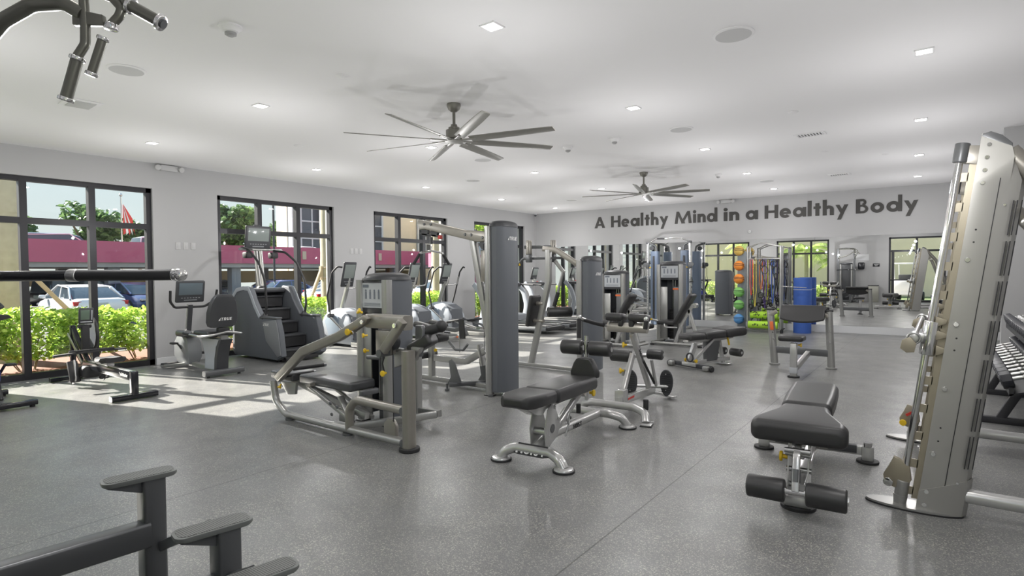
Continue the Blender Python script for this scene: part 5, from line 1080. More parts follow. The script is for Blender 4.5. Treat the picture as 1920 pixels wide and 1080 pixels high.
# ---- recumbent bike
def recumbent():
    r = root('recumbent_bike', 'grey recumbent bike with a wide backrest and screen under the wall plates', 'exercise bike', (-8.25, 4.03, 0), pi)
    MB().bar([(0, -.28, .06), (0, .28, .06)], .10, .075, rad=.02).ob('rear_foot', GUN, r)
    for s in (-1, 1): MB().cyl((0, s * .22, 0), (0, s * .22, .03), .02).ob('levelling_foot', BLACK, r)
    MB().bar([(0, 0, .06), (.62, 0, .08), (1.2, 0, .10)], .08, .06, .1).ob('spine', SILVER, r); MB().bar([(1.42, -.26, .05), (1.42, .26, .05)], .10, .07, rad=.03).ob('front_foot', BLACK, r); MB().bar([(1.0, .0, .09), (1.42, .26, .04)], .05, .04).ob('spine_fork', SILVER, r)
    MB().loft([[(x, y, z) for x, y in ((x0, -.09), (x0, .09), (x1, .10), (x1, -.10))] for z, x0, x1 in ((.09, .08, .36), (.25, .07, .34), (.42, .04, .40), (.50, -.04, .44), (.53, -.06, .46))]).ob('seat_pedestal', CREAM, r)
    MB().loft([[(x, y, z) for x, y in ((x0 - .03, -.085), (x0 - .03, .085), (x0 + .02, .095), (x0 + .02, -.095))] for z, x0 in ((.09, .07), (.25, .055), (.42, .0), (.53, -.08))]).ob('pedestal_spine', DARK, r)
    MB().cush((.28, 0, .60), (.44, .40, .09), .035).ob('seat_pad', VINYL, r); MB().bar([(-.05, 0, .555), (1.1, 0, .555)], .10, .05).ob('seat_rail', SILVER, r)
    bp = MB().loft([[(x + (z - .95) * -.16, y * w, z) for x, y in ((-.045, -.86), (-.06, -.5), (-.06, .5), (-.045, .86), (0, 1), (.045, .85), (.03, 0), (.045, -.85), (0, -1))] for z, w in ((.70, .15), (.72, .20), (.78, .225), (.92, .225), (1.04, .20), (1.12, .16), (1.16, .12), (1.175, .08))]).ob('backrest', DARK, r)
    logo(r, (-.072, .10, .80), (0, -1, .02), (.0, 0, 1), .19, .04)
    MB().box((.0, 0, .665), (.08, .16, .06), .01).ob('backrest_bracket', BLACK, r)
    MB().tube([(.62, .27, .60), (.15, .27, .58), (-.10, .24, .60), (-.12, 0, .64), (-.10, -.24, .60), (.15, -.27, .58), (.62, -.27, .60)], .016, .1).ob('side_handle', STEEL, r)
    for s in (-1, 1): MB().tube([(.44, s * .27, .592), (.62, s * .27, .60)], .021).ob('hand_grip', BLACK, r)
    MB().loft([[(x, y, z) for x, y in ((x0, -w), (x0, w), (x1, w), (x1, -w))] for z, x0, x1, w in ((.09, .92, 1.30, .07), (.2, .88, 1.36, .10), (.40, .90, 1.36, .10), (.52, .98, 1.28, .08), (.56, 1.05, 1.22, .06))]).ob('drive_housing', CLOSET, r)
    MB().cush((1.02, .10, .56), (.30, .14, .10), .04).ob('housing_cap', GUN, r)
    MB().bar([(1.12, 0, .50), (1.02, 0, 1.0)], .07, .07).ob('mast', DARK, r)
    console(r, (1.0, 0, 1.20), .42, .34, -.18, screen=mat('tv_screen', (.12, .15, .17), .15))
    MB().tube([(.86, .34, 1.22), (.90, .33, 1.06), (1.02, .22, .96), (1.02, -.22, .96), (.90, -.33, 1.06), (.86, -.34, 1.22)], .018, .08).ob('handlebar', BLACK, r)
    for s in (-1, 1): MB().box((1.1 + s * .12, s * .16, .32 + s * .08), (.12, .09, .03), .01).bar([(1.1, s * .10, .32), (1.1 + s * .12, s * .12, .32 + s * .08)], .02, .02).ob('pedal', BLACK, r)
recumbent()

# ---- stair climber
def climber():
    r = root('stair_climber', 'large grey stair climber with curved handrails and a screen in front of the second window', 'stair climber', (-9.4, 5.5, 0), pi)
    side = [(-.90, .12), (-.76, .02), (-.5, -.0), (.60, .02), (.66, .1), (.66, .95), (.60, 1.10), (.48, 1.21), (.25, 1.25), (.08, 1.23), (.02, 1.16), (-.05, 1.02), (-.18, .86), (-.27, .76), (-.27, .72), (-.76, .72), (-.84, .5)]
    for s in (-1, 1):
        pn = MB().prism([(x, max(z, .045)) for x, z in side], .10, (0, s * .37, 0), bev=.02, seg=3).ob('side_panel', SHROUD, r)
        rim = [(.64, .98), (.60, 1.10), (.48, 1.21), (.25, 1.25), (.08, 1.235), (-.02, 1.10), (-.12, .94), (-.27, .765)]
        MB().bar([(x, s * .425, z - .03) for x, z in rim], .012, .07, .05).ob('panel_trim', CREAM, pn)
        MB().prism([(-.76, .71), (-.36, .66), (-.45, .35), (-.80, .10), (-.89, .14), (-.83, .5)], .012, (0, s * .425, 0), bev=.003).ob('corner_panel', CLOSET, pn)
        MB().box((-.52, s * .37, .735), (.50, .12, .03), .01).ob('panel_cap', GUN, r)
        MB().oval([(-.34, s * .37, .70), (-.40, s * .37, .95), (-.36, s * .37, 1.35), (-.15, s * .36, 1.66), (.18, s * .33, 1.86), (.40, s * .26, 1.88), (.62, s * .18, 1.96)], .036, .042, .3).ob('handrail', BLACK, r)
        MB().lathe([(.055, 0), (.05, .05), (.03, .1)], (-.34, s * .37, .70)).ob('rail_boot', DARK, r)
        MB().box((.42, s * .24, 1.80), (.16, .13, .11), .025).ob('bottle_holder', BLACK, r); MB().cyl((-.62, s * .3, 0), (-.62, s * .3, .05), .03).ob('levelling_foot', BLACK, r)
    logo(r, (-.40, .4335, .60), (1, 0, 0), (0, 0, 1), .17, .04) if False else logo(r, (-.38, .433, .60), (-1, 0, 0), (0, 0, 1), .17, .042, shear=.2)
    for k in range(5):
        z = .18 + k * .22; x = -.72 + k * .24
        s_ = MB().box((x + .12, 0, z), (.26, .60, .035), .01).ob('step', DARK, r); MB().box((x, 0, z + .0), (.012, .60, .03), .003).ob('step_nose', LABEL, s_); MB().box((x + .02, 0, z - .10), (.015, .60, .17)).ob('riser', BLACK, s_)
    MB().box((.56, 0, .6), (.1, .66, 1.1), .02).ob('front_cover', SHROUD, r); MB().box((.36, 0, 1.17), (.42, .64, .08), .03).ob('top_deck', DARK, r)
    MB().bar([(-.80, -.30, .05), (-.80, .30, .05)], .08, .06).ob('front_bar', BLACK, r)
    MB().lathe([(.09, 0), (.08, .03), (.05, .05)], (.40, 0, 1.20)).ob('mast_boot', DARK, r)
    for s in (-1, 1): MB().bar([(.40, s * .035, 1.22), (.50, s * .05, 1.90)], .035, .08, rad=.01).ob('mast', SILVER, r)
    MB().tube([(.40, .40, 1.90), (.48, .0, 1.90), (.40, -.40, 1.90)], .022).ob('grab_bar', SILVER, r); MB().bar([(.46, .15, 1.90), (.30, .40, 1.93)], .06, .02).ob('tray', DARK, r)
    console(r, (.50, 0, 2.12), .48, .42, -.15, screen=SCREENL); MB().cyl((.53, -.06, 2.335), (.53, .06, 2.335), .02).ob('console_fan', DARK, r)
climber()

# ---- ellipticals
def elliptical():
    r = root('elliptical_trainer', '', 'elliptical', (0, 0, 0), pi, 'ellipticals facing the windows')
    MB().loft([[(x, y, z) for x, y in ((x0, -w), (x0 + .05, -w - .02), (x1 - .1, -w - .02), (x1, -w * .5), (x1, w * .5), (x1 - .1, w + .02), (x0 + .05, w + .02), (x0, w))] for z, x0, x1, w in ((.06, -.15, .70, .20), (.2, -.22, .78, .25), (.45, -.20, .80, .25), (.60, -.12, .74, .22), (.70, .02, .62, .18), (.75, .15, .48, .12))]).ob('housing', CREAM, r)
    MB().prism([(.1, .16), (.45, .14), (.6, .5), (.45, .66), (.15, .6)], .02, (0, .262, 0), bev=.005).ob('side_badge', mat('blue_grey_plastic', (.22, .27, .33), .4), r); MB().prism([(.1, .16), (.45, .14), (.6, .5), (.45, .66), (.15, .6)], .02, (0, -.262, 0), bev=.005).ob('side_badge', mat('blue_grey_plastic', (.22, .27, .33), .4), r)
    MB().prism([(-.24, .15), (-.2, .6), (.0, .70), (.25, .68), (.1, .45), (.0, .12)], .40, (0, 0, 0), bev=.03).ob('rear_cover', SHROUD, r)
    MB().bar([(-.2, -.20, .07), (-1.15, -.20, .07), (-1.2, 0, .07), (-1.15, .20, .07), (-.2, .20, .07)], .08, .08, .12).ob('base_frame', SILVER, r)
    MB().bar([(.75, -.28, .04), (.75, .28, .04)], .08, .06).ob('front_foot', GUN, r)
    MB().bar([(.42, 0, .68), (.22, 0, 1.15), (.18, 0, 1.25)], .06, .075, .1).ob('mast', SILVER, r)
    console(r, (.16, 0, 1.44), .30, .52, -.28, screen=SCREENL)
    MB().tube([(-.10, .16, 1.36), (-.05, .17, 1.18), (.10, .06, 1.16), (.10, -.06, 1.16), (-.05, -.17, 1.18), (-.10, -.16, 1.36)], .016, .05).ob('fixed_handlebar', STEEL, r)
    for s in (-1, 1):
        sw = .12 * s
        MB().tube([(.30, s * .34, .62), (.28 + sw, s * .34, 1.0), (.12 + sw, s * .33, 1.48), (-.02 + sw, s * .30, 1.60), (-.10 + sw, s * .25, 1.58)], .018, .08).ob('moving_arm', BLACK, r); MB().tube([(.33, s * .34, .60), (-.10 + sw, s * .26, .34)], .02).ob('link_arm', SILVER, r)
        MB().cyl((.33, s * .25, .62), (.33, s * .37, .62), .04).ob('arm_pivot', DARK, r)
        MB().bar([(.0, s * .20, .40), (-.95, s * .20, .20)], .04, .05).ob('pedal_arm', STEEL, r); MB().box((-.45 + sw, s * .20, .34), (.36, .16, .05), .02, (0, .15, 0)).ob('pedal', BLACK, r)
    knob(r, (-1.22, .1, .1), (-1, 0, 0), .02, ORANGE)
    return r
e = elliptical(); place(e, (-9.42, 7.22, 0), pi, 'light grey elliptical with a tall arm-linked console between second and third windows')
for (x, y), lb in (((-9.42, 9.0, ), 'elliptical behind the press machine tower, in front of the third window'), ((-9.42, 10.05), 'elliptical with crossed link arms beside the lat machine brace')):
    place(copy_tree(e), (x, y, 0), pi, lb)

# ---- treadmills
def treadmill():
    r = root('treadmill', '', 'treadmill', (0, 0, 0), pi, 'treadmills facing the windows')
    MB().box((-.95, 0, .13), (1.9, .74, .10), .03).ob('deck', CLOSET, r); MB().box((-1.02, 0, .186), (1.7, .50, .012), .003).ob('belt', BLACK, r)
    for s in (-1, 1):
        MB().box((-1.0, s * .32, .195), (1.75, .10, .02), .006).ob('side_rail', SILVER, r)
        MB().sweep(fil([(.05, s * .40, .10), (-.05, s * .40, .55), (.05, s * .40, .92), (.28, s * .38, 1.16)], .4, 8), rrect(.05, .14, .02, 3)).ob('upright', CREAM, r)
        MB().bar([(.28, s * .37, 1.14), (-.30, s * .37, 1.10)], .045, .05, rad=.02).ob('handrail', DARK, r)
        MB().cyl((.0, s * .38, .06), (.0, s * .42, .06), .06, n=18).ob('transport_wheel', BLACK, r)
    MB().loft([[(x, y, z) for x, y in ((x0, -w), (x0, w), (x1, w), (x1, -w))] for z, x0, x1, w in ((.08, -.22, .34, .37), (.2, -.24, .36, .37), (.30, -.12, .30, .35), (.34, .0, .22, .3))]).ob('motor_hood', SHROUD, r)
    MB().box((-1.92, 0, .13), (.08, .74, .09), .02).ob('end_cap', BLACK, r)
    q = MB().box((.22, 0, 1.12), (.24, .76, .10), .04).ob('console_tray', DARK, r); MB().box((.10, 0, 1.185), (.03, .06, .02), .005).ob('stop_button', RED, q)
    MB().bar([(.20, 0, 1.14), (.22, 0, 1.26)], .10, .06).ob('console_neck', SILVER, r)
    console(r, (.20, 0, 1.42), .28, .36, -.28, screen=SCREENL)
    logo(r, (-.35, .371, .10), (-1, 0, 0), (0, 0, 1), .16, .035)
    return r
t = treadmill(); place(t, (-9.2, 11.35, 0), pi, 'treadmill seen under the lat machine boom, before the fourth window')
for (x, y), lb in (((-9.2, 12.4), 'treadmill mostly hidden behind the tall dark lat tower'), ((-9.2, 13.55), 'last treadmill in the window row, right of the lat tower near the corner')):
    place(copy_tree(t), (x, y, 0), pi, lb)

# ---- bike whose rear foot shows at the left edge, plus two more seen in the mirror
def spin():
    r = root('spin_bike', '', 'exercise bike', (0, 0, 0), 0, 'upright bikes near the rear windows')
    MB().bar([(-.5, -.26, .05), (-.5, .26, .05)], .09, .06, rad=.02).ob('rear_foot', GLOSSB, r); MB().bar([(.5, -.26, .05), (.5, .26, .05)], .09, .06, rad=.02).ob('front_foot', GLOSSB, r); MB().bar([(-.5, 0, .06), (.5, 0, .06)], .07, .05).ob('base_beam', GUN, r)
    for x in (-.5, .5):
        for s in (-1, 1): MB().cyl((x, s * .22, 0), (x, s * .22, .03), .025).ob('levelling_foot', BLACK, r)
    MB().cyl((.34, -.03, .34), (.34, .03, .34), .24, n=32, bev=.01).ob('flywheel', STEEL, r); MB().cyl((.0, -.05, .34), (.0, .05, .34), .13, n=28, bev=.01).ob('crank_cover', mat('blue_cover', (.03, .05, .3), .3), r)
    MB().bar([(-.28, 0, .08), (-.05, 0, .45), (-.22, 0, .92)], .05, .07, .04).bar([(-.1, 0, .40), (.30, 0, .70), (.42, 0, 1.0)], .05, .07, .06).ob('frame', GLOSSB, r)
    MB().loft([[(x, y * w, 1.0 + dz) for y, dz in ((-1, 0), (-.7, .03), (.7, .03), (1, 0), (0, -.03))] for x, w in ((-.38, .10), (-.30, .12), (-.15, .06), (-.04, .03))]).ob('saddle', BLACK, r); MB().cyl((-.22, 0, .88), (-.22, 0, .98), .018).ob('seat_post', CHROME, r)
    MB().tube([(.60, .24, 1.12), (.46, .24, 1.08), (.42, 0, 1.06), (.46, -.24, 1.08), (.60, -.24, 1.12)], .016, .05).ob('handlebar', BLACK, r); MB().box((.48, 0, 1.16), (.03, .16, .12), .01, (0, .4, 0)).ob('monitor', DARK, r)
    for s in (-1, 1): MB().bar([(0, s * .07, .34), (s * .12, s * .09, .34 - s * .11)], .02, .03).box((s * .12, s * .14, .34 - s * .11), (.10, .09, .025), .006).ob('pedal', BLACK, r)
    return r
sb = spin(); place(sb, (-8.58, 1.58, 0), pi + .05, 'upright bike whose black rear foot enters at the left edge of the floor')
place(copy_tree(sb), (-8.5, .62, 0), pi, 'upright bike by the rear left window, seen only in the mirror')

# ---- cable column (functional trainer)
def ft():
    r = root('cable_crossover', 'slim dual cable column machine with a bent chrome crossbar against the mirror', 'weight machine', (-5.66, 14.3, 0), PHI)
    BLU = mat('blue_grey_shroud', (.13, .17, .24), .35)
    for s in (-1, 1):
        x = s * .56
        MB().sweep([(x, -.05, 0), (x, -.05, 2.16)], rrect(.055, .055, .012, 2)).ob('perforated_post', STEEL, r)
        m = MB()
        for k in range(26): m.cyl((x, -.08, .25 + k * .07), (x, -.0775, .25 + k * .07), .008, n=8)
        m.ob('post_hole', BLACK, r); MB().sweep([(x - s * .16, .06, .05), (x - s * .16, .06, 1.98)], rrect(.20, .22, .06, 4)).ob('shroud', BLU, r); MB().box((x - s * .16, -.055, 1.0), (.05, .012, 1.7), .004).ob('stack_slot', BLACK, r)
        MB().tube([(x - s * .2, .06, 1.96), (x - s * .18, .04, 2.12), (x - s * .05, -.02, 2.18), (x, -.05, 2.18)], .028, .08).ob('top_bend', GUN, r); MB().box((x, -.05, 2.19), (.08, .08, .06), .01).ob('post_cap', GUN, r)
        MB().cyl((x - s * .10, -.03, 2.06), (x - s * .10, 0, 2.06), .06, n=24).ob('pulley', DARK, r)
        MB().box((x, -.06, 1.60), (.08, .09, .16), .01).cyl((x + s * .05, -.12, 1.62), (x + s * .05, -.09, 1.62), .055, n=22).ob('pulley_carriage', GUN, r); knob(r, (x - s * .05, -.08, 1.55), (-s, -.2, 0), .018)
        MB().cyl((x + s * .05, -.12, 1.35), (x + s * .05, -.12, 1.60), .004).tube([(x + s * .05 - .04, -.12, 1.18), (x + s * .05, -.12, 1.35), (x + s * .05 + .04, -.12, 1.18)], .006).cyl((x + s * .05 - .05, -.12, 1.18), (x + s * .05 + .05, -.12, 1.18), .014).ob('stirrup_handle', BLACK, r)
        MB().bar([(x, -.35, .04), (x, .18, .04)], .07, .06).ob('base_foot', SILVER, r)
    MB().tube([(-.56, -.05, 2.17), (-.34, -.05, 2.30), (.34, -.05, 2.30), (.56, -.05, 2.19)], .018, .08).ob('crossbar', CHROME, r); MB().tube([(-.3, -.05, 2.30), (-.1, -.05, 2.30)], .022).ob('crossbar_grip', BLACK, r)
    MB().bar([(-.56, .14, .05), (.56, .14, .05)], .06, .06).ob('rear_beam', SILVER, r)
ft()

# ---- storage rack with hanging bands, rollers, ball tower, rolled mat
r = root('storage_rack', 'open silver post rack hung with coloured bands and ropes in front of the mirror', 'rack', (-3.34, 14.35, 0), PHI)
for x in (-.36, .36):
    for y in (-.12, .14): MB().cyl((x, y, .05), (x, y, 2.0), .022, n=16).ball((x, y, 2.0), .026).ob('post', SILVER, r)
MB().tube([(-.36, .14, 2.0), (-.1, .14, 2.13), (.36, .14, 2.0)], .012, .3).tube([(-.36, -.12, 2.0), (-.1, -.12, 2.10), (.36, -.12, 2.0)], .012, .3).ob('top_arch', SILVER, r)
for z in (1.72, .05): MB().cyl((-.36, .14, z), (.36, .14, z), .014).cyl((-.36, -.12, z), (.36, -.12, z), .014).ob('cross_bar', SILVER, r)
MB().tube([(.36, -.12, 1.08), (.9, -.12, 1.05)], .008).ob('side_loop', SILVER, r)
for x in (-.42, .40): MB().cyl((x, -.2, 0), (x, -.2, .07), .035).bar([(x, -.24, .08), (x, .16, .08)], .03, .03).ob('castor_foot', BLACK, r)
for dz, dy, w, nm in ((.175, -.14, .64, 'lower'), (.40, -.02, .60, 'upper')):
    f = MB().cyl((-3.34 - w / 2, 14.30 + dy, dz + .0), (-3.34 + w / 2, 14.30 + dy + w * PHI, dz), .085, n=28, bev=.01).ob('foam_roller', mat('lime_foam', (.42, .70, .05), .6), None); tag(f, nm + ' lime green foam roller lying in the storage rack', 'foam roller', 'lime foam rollers in the rack')
    q = MB()
    for k in range(9): q.box((-3.34 - .20 + k * .035 + (k > 3) * .08, 14.30 + dy - .084 + k * .0014, dz + (k % 3) * .01), (.018, .004, .03 + (k % 2) * .02), rot=(0, .3 * (k % 2), 0))
    q.ob('lettering', BLACK, f, False)
for i, (x, y, L_, col, nm) in enumerate([(-.27, -.12, .95, RED, 'long red'), (-.12, .14, .80, mat('orange_band', (.7, .2, .03), .6), 'orange'), (-.19, -.12, 1.25, mat('yellow_cord', (.65, .55, .08), .6), 'thin yellow'), (.0, .14, 1.2, mat('olive_band', (.22, .3, .04), .6), 'olive'), (.03, -.12, 1.3, mat('violet_band', (.12, .06, .3), .6), 'violet'), (.20, -.12, 1.15, mat('blue_band', (.04, .1, .4), .6), 'blue'), (.10, .14, .9, BLACK, 'black'), (.28, .14, 1.1, BLACK, 'knotted black')]):
    px, py = -3.34 + x * math.cos(PHI), 14.35 + y + x * PHI
    b_ = MB().tube([(px - .025, py, 1.70), (px - .03, py, 1.72 - L_ * .6), (px, py, 1.72 - L_), (px + .03, py, 1.72 - L_ * .6), (px + .025, py, 1.70), (px, py, 1.742), (px - .025, py, 1.70)], .008, .03, 8, ).ob('resistance_band', col)
    tag(b_, nm + ' resistance band hanging in a loop from the storage rack', 'exercise band', 'bands hanging from the storage rack')
    MB().tube([(px - .05, py, 1.70 - L_), (px, py, 1.73 - L_), (px + .05, py, 1.70 - L_), (px + .045, py, 1.60 - L_), (px - .045, py, 1.60 - L_), (px - .05, py, 1.70 - L_)], .01, .02, 8).ob('handle', BLACK, b_)
for i, (x, z, nm) in enumerate(((-.02, 1.62, 'left'), (.22, 1.60, 'right'))):
    px, py = -3.34 + x, 14.22
    q = MB().torus((px, py, z), .07, .012, (.3, 1, 0)).torus((px + .05, py - .01, z - .16), .09, .008, (0, 1, .2), sx=.8).tube([(px, py, z + .1), (px - .04, py, z - .1), (px + .05, py, z - .45), (px + .02, py, z - .8)], .01, .1).ob('suspension_strap', BLACK); tag(q, nm + ' tangle of black suspension straps and handles on the rack', 'strap', 'black straps on the storage rack')
for i in range(3):
    q = MB().torus((-3.62 + i * .17, 14.24, .60 + i * .05), .05, .018, (.3 * i, 1, .4)).torus((-3.62 + i * .17, 14.20, .52 + i * .05), .05, .016, (1, .3 * i, .2)).ob('strap_bundle', BLACK)
    tag(q, ['left', 'middle', 'right'][i] + ' bundled black handle and strap coil low on the rack', 'strap', 'strap coils low on the rack')
    q.parent = None
bt = root('ball_tower', 'slim grey stand holding six medicine balls beside the band rack', 'ball rack', (-3.95, 14.42, 0), PHI)
MB().box((.03, .16, .98), (.20, .05, 1.9), .02).ob('back_column', mat('tower_grey', (.20, .23, .25), .4), bt); MB().box((.02, .05, .02), (.30, .34, .04), .01).ob('base', GUN, bt)
ORB = mat('orange_ball', (.80, .27, .04), .5, bump=.2, bscale=300); TANB = mat('tan_ball', (.62, .42, .10), .5, bump=.2, bscale=300); GRB = mat('green_ball', (.22, .55, .14), .5, bump=.2, bscale=300); BLB = mat('blue_ball', (.10, .30, .62), .5, bump=.2, bscale=300)
bx, by = -3.93, 14.36
for k, (z, mm, nm) in enumerate(((1.93, TANB, 'mustard striped medicine ball at the top of the ball tower'), (1.57, ORB, 'upper orange medicine ball with a dark band'), (1.25, ORB, 'lower orange medicine ball, third from the top'), (.93, GRB, 'upper green medicine ball with a dark band'), (.62, GRB, 'lower green medicine ball, second from the bottom'), (.28, BLB, 'blue medicine ball at the bottom of the tower'))):
    s = MB().ball((bx, by, z), .122).ob('medicine_ball', mm); tag(s, nm, 'ball', 'medicine balls on the tower')
    q = MB(); 
    for a in (0, .7): q.torus((bx, by, z + (a - .35) * .05), .1225 * .985, .006, (0, .25, 1), 36, 6)
    q.ob('stripe', BLACK, s)
    MB().torus((.02, -.06, z - .09), .07, .008).bar([(.02, .02, z - .09), (.02, .15, z - .09)], .03, .02).ob('ball_cradle', GUN, bt)
q = MB(); pts = [];
for k in range(90):
    a = k * .35; rr_ = .19 - k * .0016; pts.append((rr_ * math.cos(a), rr_ * math.sin(a)))
q.lathe([(.17, 0), (.188, .0), (.188, 1.27), (.17, 1.275), (.165, 1.24), (.10, 1.24), (.095, 1.27), (.06, 1.27), (.05, 1.24)], (-2.57, 14.55, 0), n=36)
mt = q.ob('rolled_mat', mat('blue_mat', (.035, .10, .38), .6, noise=.15, nscale=6)); tag(mt, 'thick blue exercise mat rolled up and standing by the mirror', 'mat')
MB().torus((-2.57, 14.55, 1.0), .19, .006).torus((-2.57, 14.55, .3), .19, .006).ob('mat_strap', LABEL, mt)

# ---- dumbbell rack on the right and its dumbbells
r = root('dumbbell_rack', 'black three tier dumbbell rack behind the smith machine at the right', 'rack', (.85, 7.6, 0))
RK = mat('rack_black', (.035, .035, .04), .4, .2); tiers = ((-.28, .44), (-.12, .80), (.06, 1.12))
for y in (-.62, .95):
    MB().bar([(-.56, y, .03), (.42, y, .03)], .07, .06).bar([(-.40, y, .05), (-.28, y, .30), (.15, y, 1.22), (.30, y, 1.22), (.34, y, .05)], .06, .07, .08).ob('end_frame', RK, r)
for x, z in tiers:
    m = MB().bar([(x - .10, -1.35, z - .02), (x - .10, 1.35, z - .02)], .03, .07).bar([(x + .12, -1.35, z + .05), (x + .12, 1.35, z + .05)], .03, .07).box((x, 0, z - .01), (.24, 2.7, .012), rot=(0, -.3, 0)); m.ob('shelf', RK, r)
DBH = mat('dumbbell_black', (.04, .042, .05), .35, bump=.1)
proto = None; cnt = 0
for ti, (x, z) in enumerate(tiers):
    for k in range(12 + ti * 2):
        y = -1.24 + k * (2.48 / (11 + ti * 2)); sz = 1.0 - .18 * ti
        if proto is None:
            d_ = root('dumbbell', '', 'dumbbell', (0, 0, 0), 0, 'dumbbells on the rack')
            for s in (-1, 1):
                hd = MB().cyl((s * .09, 0, 0), (s * .17, 0, 0), .075, n=8, bev=.008).ob('head', DBH, d_); MB().cyl((s * .168, 0, 0), (s * .174, 0, 0), .045, n=16).ob('head_plate', DBH, hd)
            MB().cyl((-.1, 0, 0), (.1, 0, 0), .016).ball((0, 0, 0), .02, (2, 1, 1)).ob('handle', STEEL, d_); proto = d_; o = d_
        else: o = copy_tree(proto)
        o.location = (.85 + x, 7.6 + y, z + .085 * sz + .02); o.rotation_euler = (0, -.3, 0); o.scale = (sz, sz, sz)
        o['label'] = 'black dumbbell with a chrome handle, %s from the near end of the %s rack tier' % (ordn[k] if k else 'first', ('lower', 'middle', 'upper')[ti]); o['group'] = 'dumbbells on the %s tier' % ('lower', 'middle', 'upper')[ti]

# ---- assisted chin / dip station in the left foreground
def chin():
    r = root('chin_dip_station', 'dark grey chin and dip station with mesh step plates in the left foreground', 'weight machine', (-2.6, .5, 0))
    ST = mat('dark_station_paint', (.12, .125, .13), .35, .45)
    MESH = bpy.data.materials.new('perforated_tread'); MESH.use_nodes = True; n = MESH.node_tree; b = n.nodes['Principled BSDF']; tc_ = n.nodes.new('ShaderNodeTexCoord'); mp = n.nodes.new('ShaderNodeMapping'); mp.inputs['Rotation'].default_value = (0, 0, pi / 4); mp.inputs['Scale'].default_value = (170, 170, 170)
    ck = n.nodes.new('ShaderNodeTexChecker'); ck.inputs['Scale'].default_value = 1; ck.inputs['Color1'].default_value = (.16, .17, .16, 1); ck.inputs['Color2'].default_value = (.03, .03, .03, 1); n.links.new(tc_.outputs['Object'], mp.inputs[0]); n.links.new(mp.outputs[0], ck.inputs[0]); n.links.new(ck.outputs[0], b.inputs['Base Color']); b.inputs['Roughness'].default_value = .5
    for k, (x, y, z) in enumerate(((-.0, .42, .64), (.49, .48, .54), (.76, .50, .44))):
        L_ = .26
        prof = rrect(.105, L_, .034, 5); a = -.18
        def rot(px_, py_): return (x + px_ * math.cos(a) - py_ * math.sin(a) , y + px_ * math.sin(a) + py_ * math.cos(a))
        stp = MB().loft([[(*rot(px_ * sc, py_ * sc), zz) for px_, py_ in prof] for zz, sc in ((z - .018, .95), (z - .012, 1.0), (z, 1.0), (z + .002, .97))]).ob('step_plate', mat('tread_rim', (.16, .17, .165), .45), r)
        MB().loft([[(*rot(px_ * .86, py_ * .92), zz) for px_, py_ in prof] for zz in (z + .001, z + .0035)]).ob('tread', MESH, stp, False)
        MB().sweep([(x + .005, y + .04, 0), (x + .005, y + .04, z - .02)], rrect(.085, .085, .012, 3)).ob('step_post', ST, r)
        MB().prism([(-.02, -.02), (-.14, -.02), (-.02, -.07)], .05, (x + .0, y + .02, z), (0, 1, 0), (0, 0, 1)).ob('step_gusset', ST, r)
        if k: MB().bar([(x - .44, y + .0, z - .20), (x - .08, y + .02, z - .03)], .03, .04).ob('step_link', ST, r)
        MB().sweep([(x + .02, y + .02, .40 - .09 * k), (x - .03, y - .60, .40 - .09 * k)], rrect(.08, .10, .012, 3)).ob('step_tube', ST, r)
    MB().bar([(-.05, -.25, .05), (-.05, .55, .05)], .08, .08).bar([(.9, -.25, .05), (.9, .55, .05)], .08, .08).bar([(-.05, -.2, .05), (.9, -.2, .05)], .08, .08).ob('base_frame', ST, r)
    for x in (-.02, .62): MB().sweep([(x, -.28, 0), (x, -.28, 2.40)], rrect(.09, .09, .015, 3)).ob('upright', ST, r)
    tower(r, (.30, -.46), pi / 2, .48, .26, 1.75, solid=True)
    MB().tube([(-.02, -.28, 2.38), (.30, -.28, 2.42), (.62, -.28, 2.38)], .03).ob('top_tube', ST, r)
    return r
chin_r = chin()
# grips: world positions seen at the top left; dip bar across the left window
CH2 = mat('station_tube', (.15, .15, .13), .3, .6)
def wob(mb, name, mm, par=None):
    p_ = par or chin_r; off = Vector(chin_r.location); mb.bm.transform(Matrix.Translation(-off)); return mb.ob(name, mm, p_)
wob(MB().tube([(-2.66, .27, 1.44), (-2.37, .47, 1.452), (-2.18, .61, 1.452)], .0165, n=20), 'dip_bar', GLOSSB)
g = wob(MB().cyl((-2.18, .61, 1.452), (-1.925, .80, 1.452), .0175, n=28, bev=.002), 'dip_grip', BLACK)
wob(MB().cyl((-2.20, .595, 1.452), (-2.175, .614, 1.452), .020, n=28, bev=.004), 'grip_collar', STEEL); wob(MB().ball((-1.917, .806, 1.452), .021, (1, 1, 1), 28).cyl((-1.935, .793, 1.452), (-1.92, .804, 1.452), .0195, n=28, bev=.003), 'grip_end_ball', CHROME)
def grip(a, b_, nm='pull_up_grip', r=.017, cr=.0235):
    a, b_ = Vector(a), Vector(b_); d = (b_ - a).normalized()
    wob(MB().cyl(a, b_, r, n=26), nm, CH2)
    wob(MB().cyl(a - d * .006, a + d * .006, cr, n=26, bev=.003), 'grip_flange', CHROME); wob(MB().cyl(b_ - d * .004, b_ + d * .008, cr, n=26, bev=.003), 'grip_flange', CHROME)
grip((-1.94, .56, 2.06), (-1.972, .54, 1.95), r=.0155, cr=.0205); grip((-1.885, .605, 2.115), (-1.915, .585, 2.02), r=.012, cr=.016); grip((-1.825, .655, 2.207), (-1.765, .705, 2.163), r=.017, cr=.0235)
wob(MB().cyl((-1.764, .706, 2.162), (-1.756, .712, 2.156), .013, n=20), 'cap_plug', DARK)
wob(MB().tube([(-1.94, .56, 2.065), (-1.925, .575, 2.10), (-1.927, .577, 2.16), (-1.93, .575, 2.24), (-2.0, .50, 2.36)], .0125, .03, 16), 'pull_up_tube', CH2)
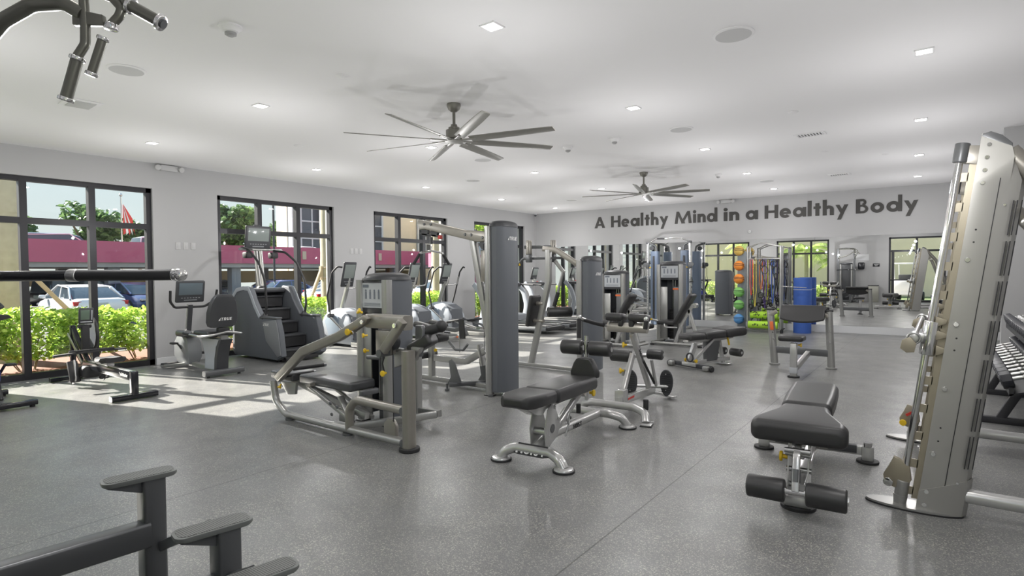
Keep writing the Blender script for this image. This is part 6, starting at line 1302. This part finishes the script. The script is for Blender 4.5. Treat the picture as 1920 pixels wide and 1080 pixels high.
wob(MB().tube([(-1.873, .62, 2.152), (-1.852, .635, 2.178), (-1.845, .64, 2.20), (-1.865, .625, 2.228), (-1.93, .58, 2.26), (-2.1, .45, 2.38)], .0125, .03, 16), 'pull_up_tube', CH2)
wob(MB().tube([(-1.828, .652, 2.208), (-1.84, .645, 2.22), (-1.85, .64, 2.30), (-2.0, .5, 2.40)], .0125, .02, 16), 'pull_up_tube', CH2)
wob(MB().tube([(-2.62, .37, 1.98), (-2.3, .38, 2.06), (-2.11, .44, 2.17), (-2.05, .49, 2.215), (-1.97, .54, 2.215), (-1.935, .575, 2.185)], .02, .06, 16), 'pull_up_tube', CH2)
wob(MB().prism([(0, 0), (.085, -.02), (.09, -.05), (.0, -.045)], .02, (-1.955, .56, 2.20), (.8, .55, 0), (0, 0, 1), .003), 'gusset', CH2); wob(MB().cyl((-1.87, .62, 2.14), (-1.868, .622, 2.158), .018, n=22, bev=.003), 'swivel_joint', CHROME)
wob(MB().tube([(-2.62, .22, 2.38), (-2.1, .45, 2.38), (-1.98, .22, 2.38)], .025, .1), 'top_tube', CH2)

# ---- things on the rear wall and floor, seen in the mirror
tb = root('trash_bin', 'grey metal trash bin by the rear wall left of the door, seen in the mirror', 'bin', (-1.25, -.12, 0))
MB().box((0, 0, .36), (.40, .34, .72), .02).ob('body', mat('bin_grey', (.32, .32, .28), .4, .3), tb); MB().box((0, 0, .735), (.42, .36, .03), .008).ob('lid', DARK, tb)
pd = root('towel_dispenser', 'black paper towel dispenser on the rear wall', 'dispenser', (-1.72, YR + .005, 1.62)); MB().cush((0, .09, 0), (.26, .18, .32), .05).ob('housing', GLOSSB, pd)
sg = root('wall_sign', 'small black notice plate beside the door on the rear wall', 'sign', (-1.15, YR + .01, 1.65)); MB().box((0, 0, 0), (.26, .015, .14), .004).ob('panel', GLOSSB, sg)
q = MB()
for k in range(3): q.box((.0, .009, .03 - k * .03), (.16 - k * .03, .002, .01))
q.ob('lettering', WHITE, sg, False)
np_ = root('notice_frame', 'pale framed notice above the towel dispenser on the rear wall', 'notice', (-1.68, YR + .01, 2.0)); MB().box((0, 0, 0), (.50, .015, .28), .004).ob('panel', TRIMW, np_)

# soften the moulded edges of the upholstery
for o in bpy.data.objects:
    if o.type == 'MESH' and o.name.split('.')[0] in ('seat_pad', 'back_pad', 'knee_pad', 'arm_pad', 'head_pad') and not o.modifiers:
        b_ = o.modifiers.new('edge', 'BEVEL'); b_.width = .014; b_.segments = 3; b_.limit_method = 'ANGLE'; b_.angle_limit = R(28)
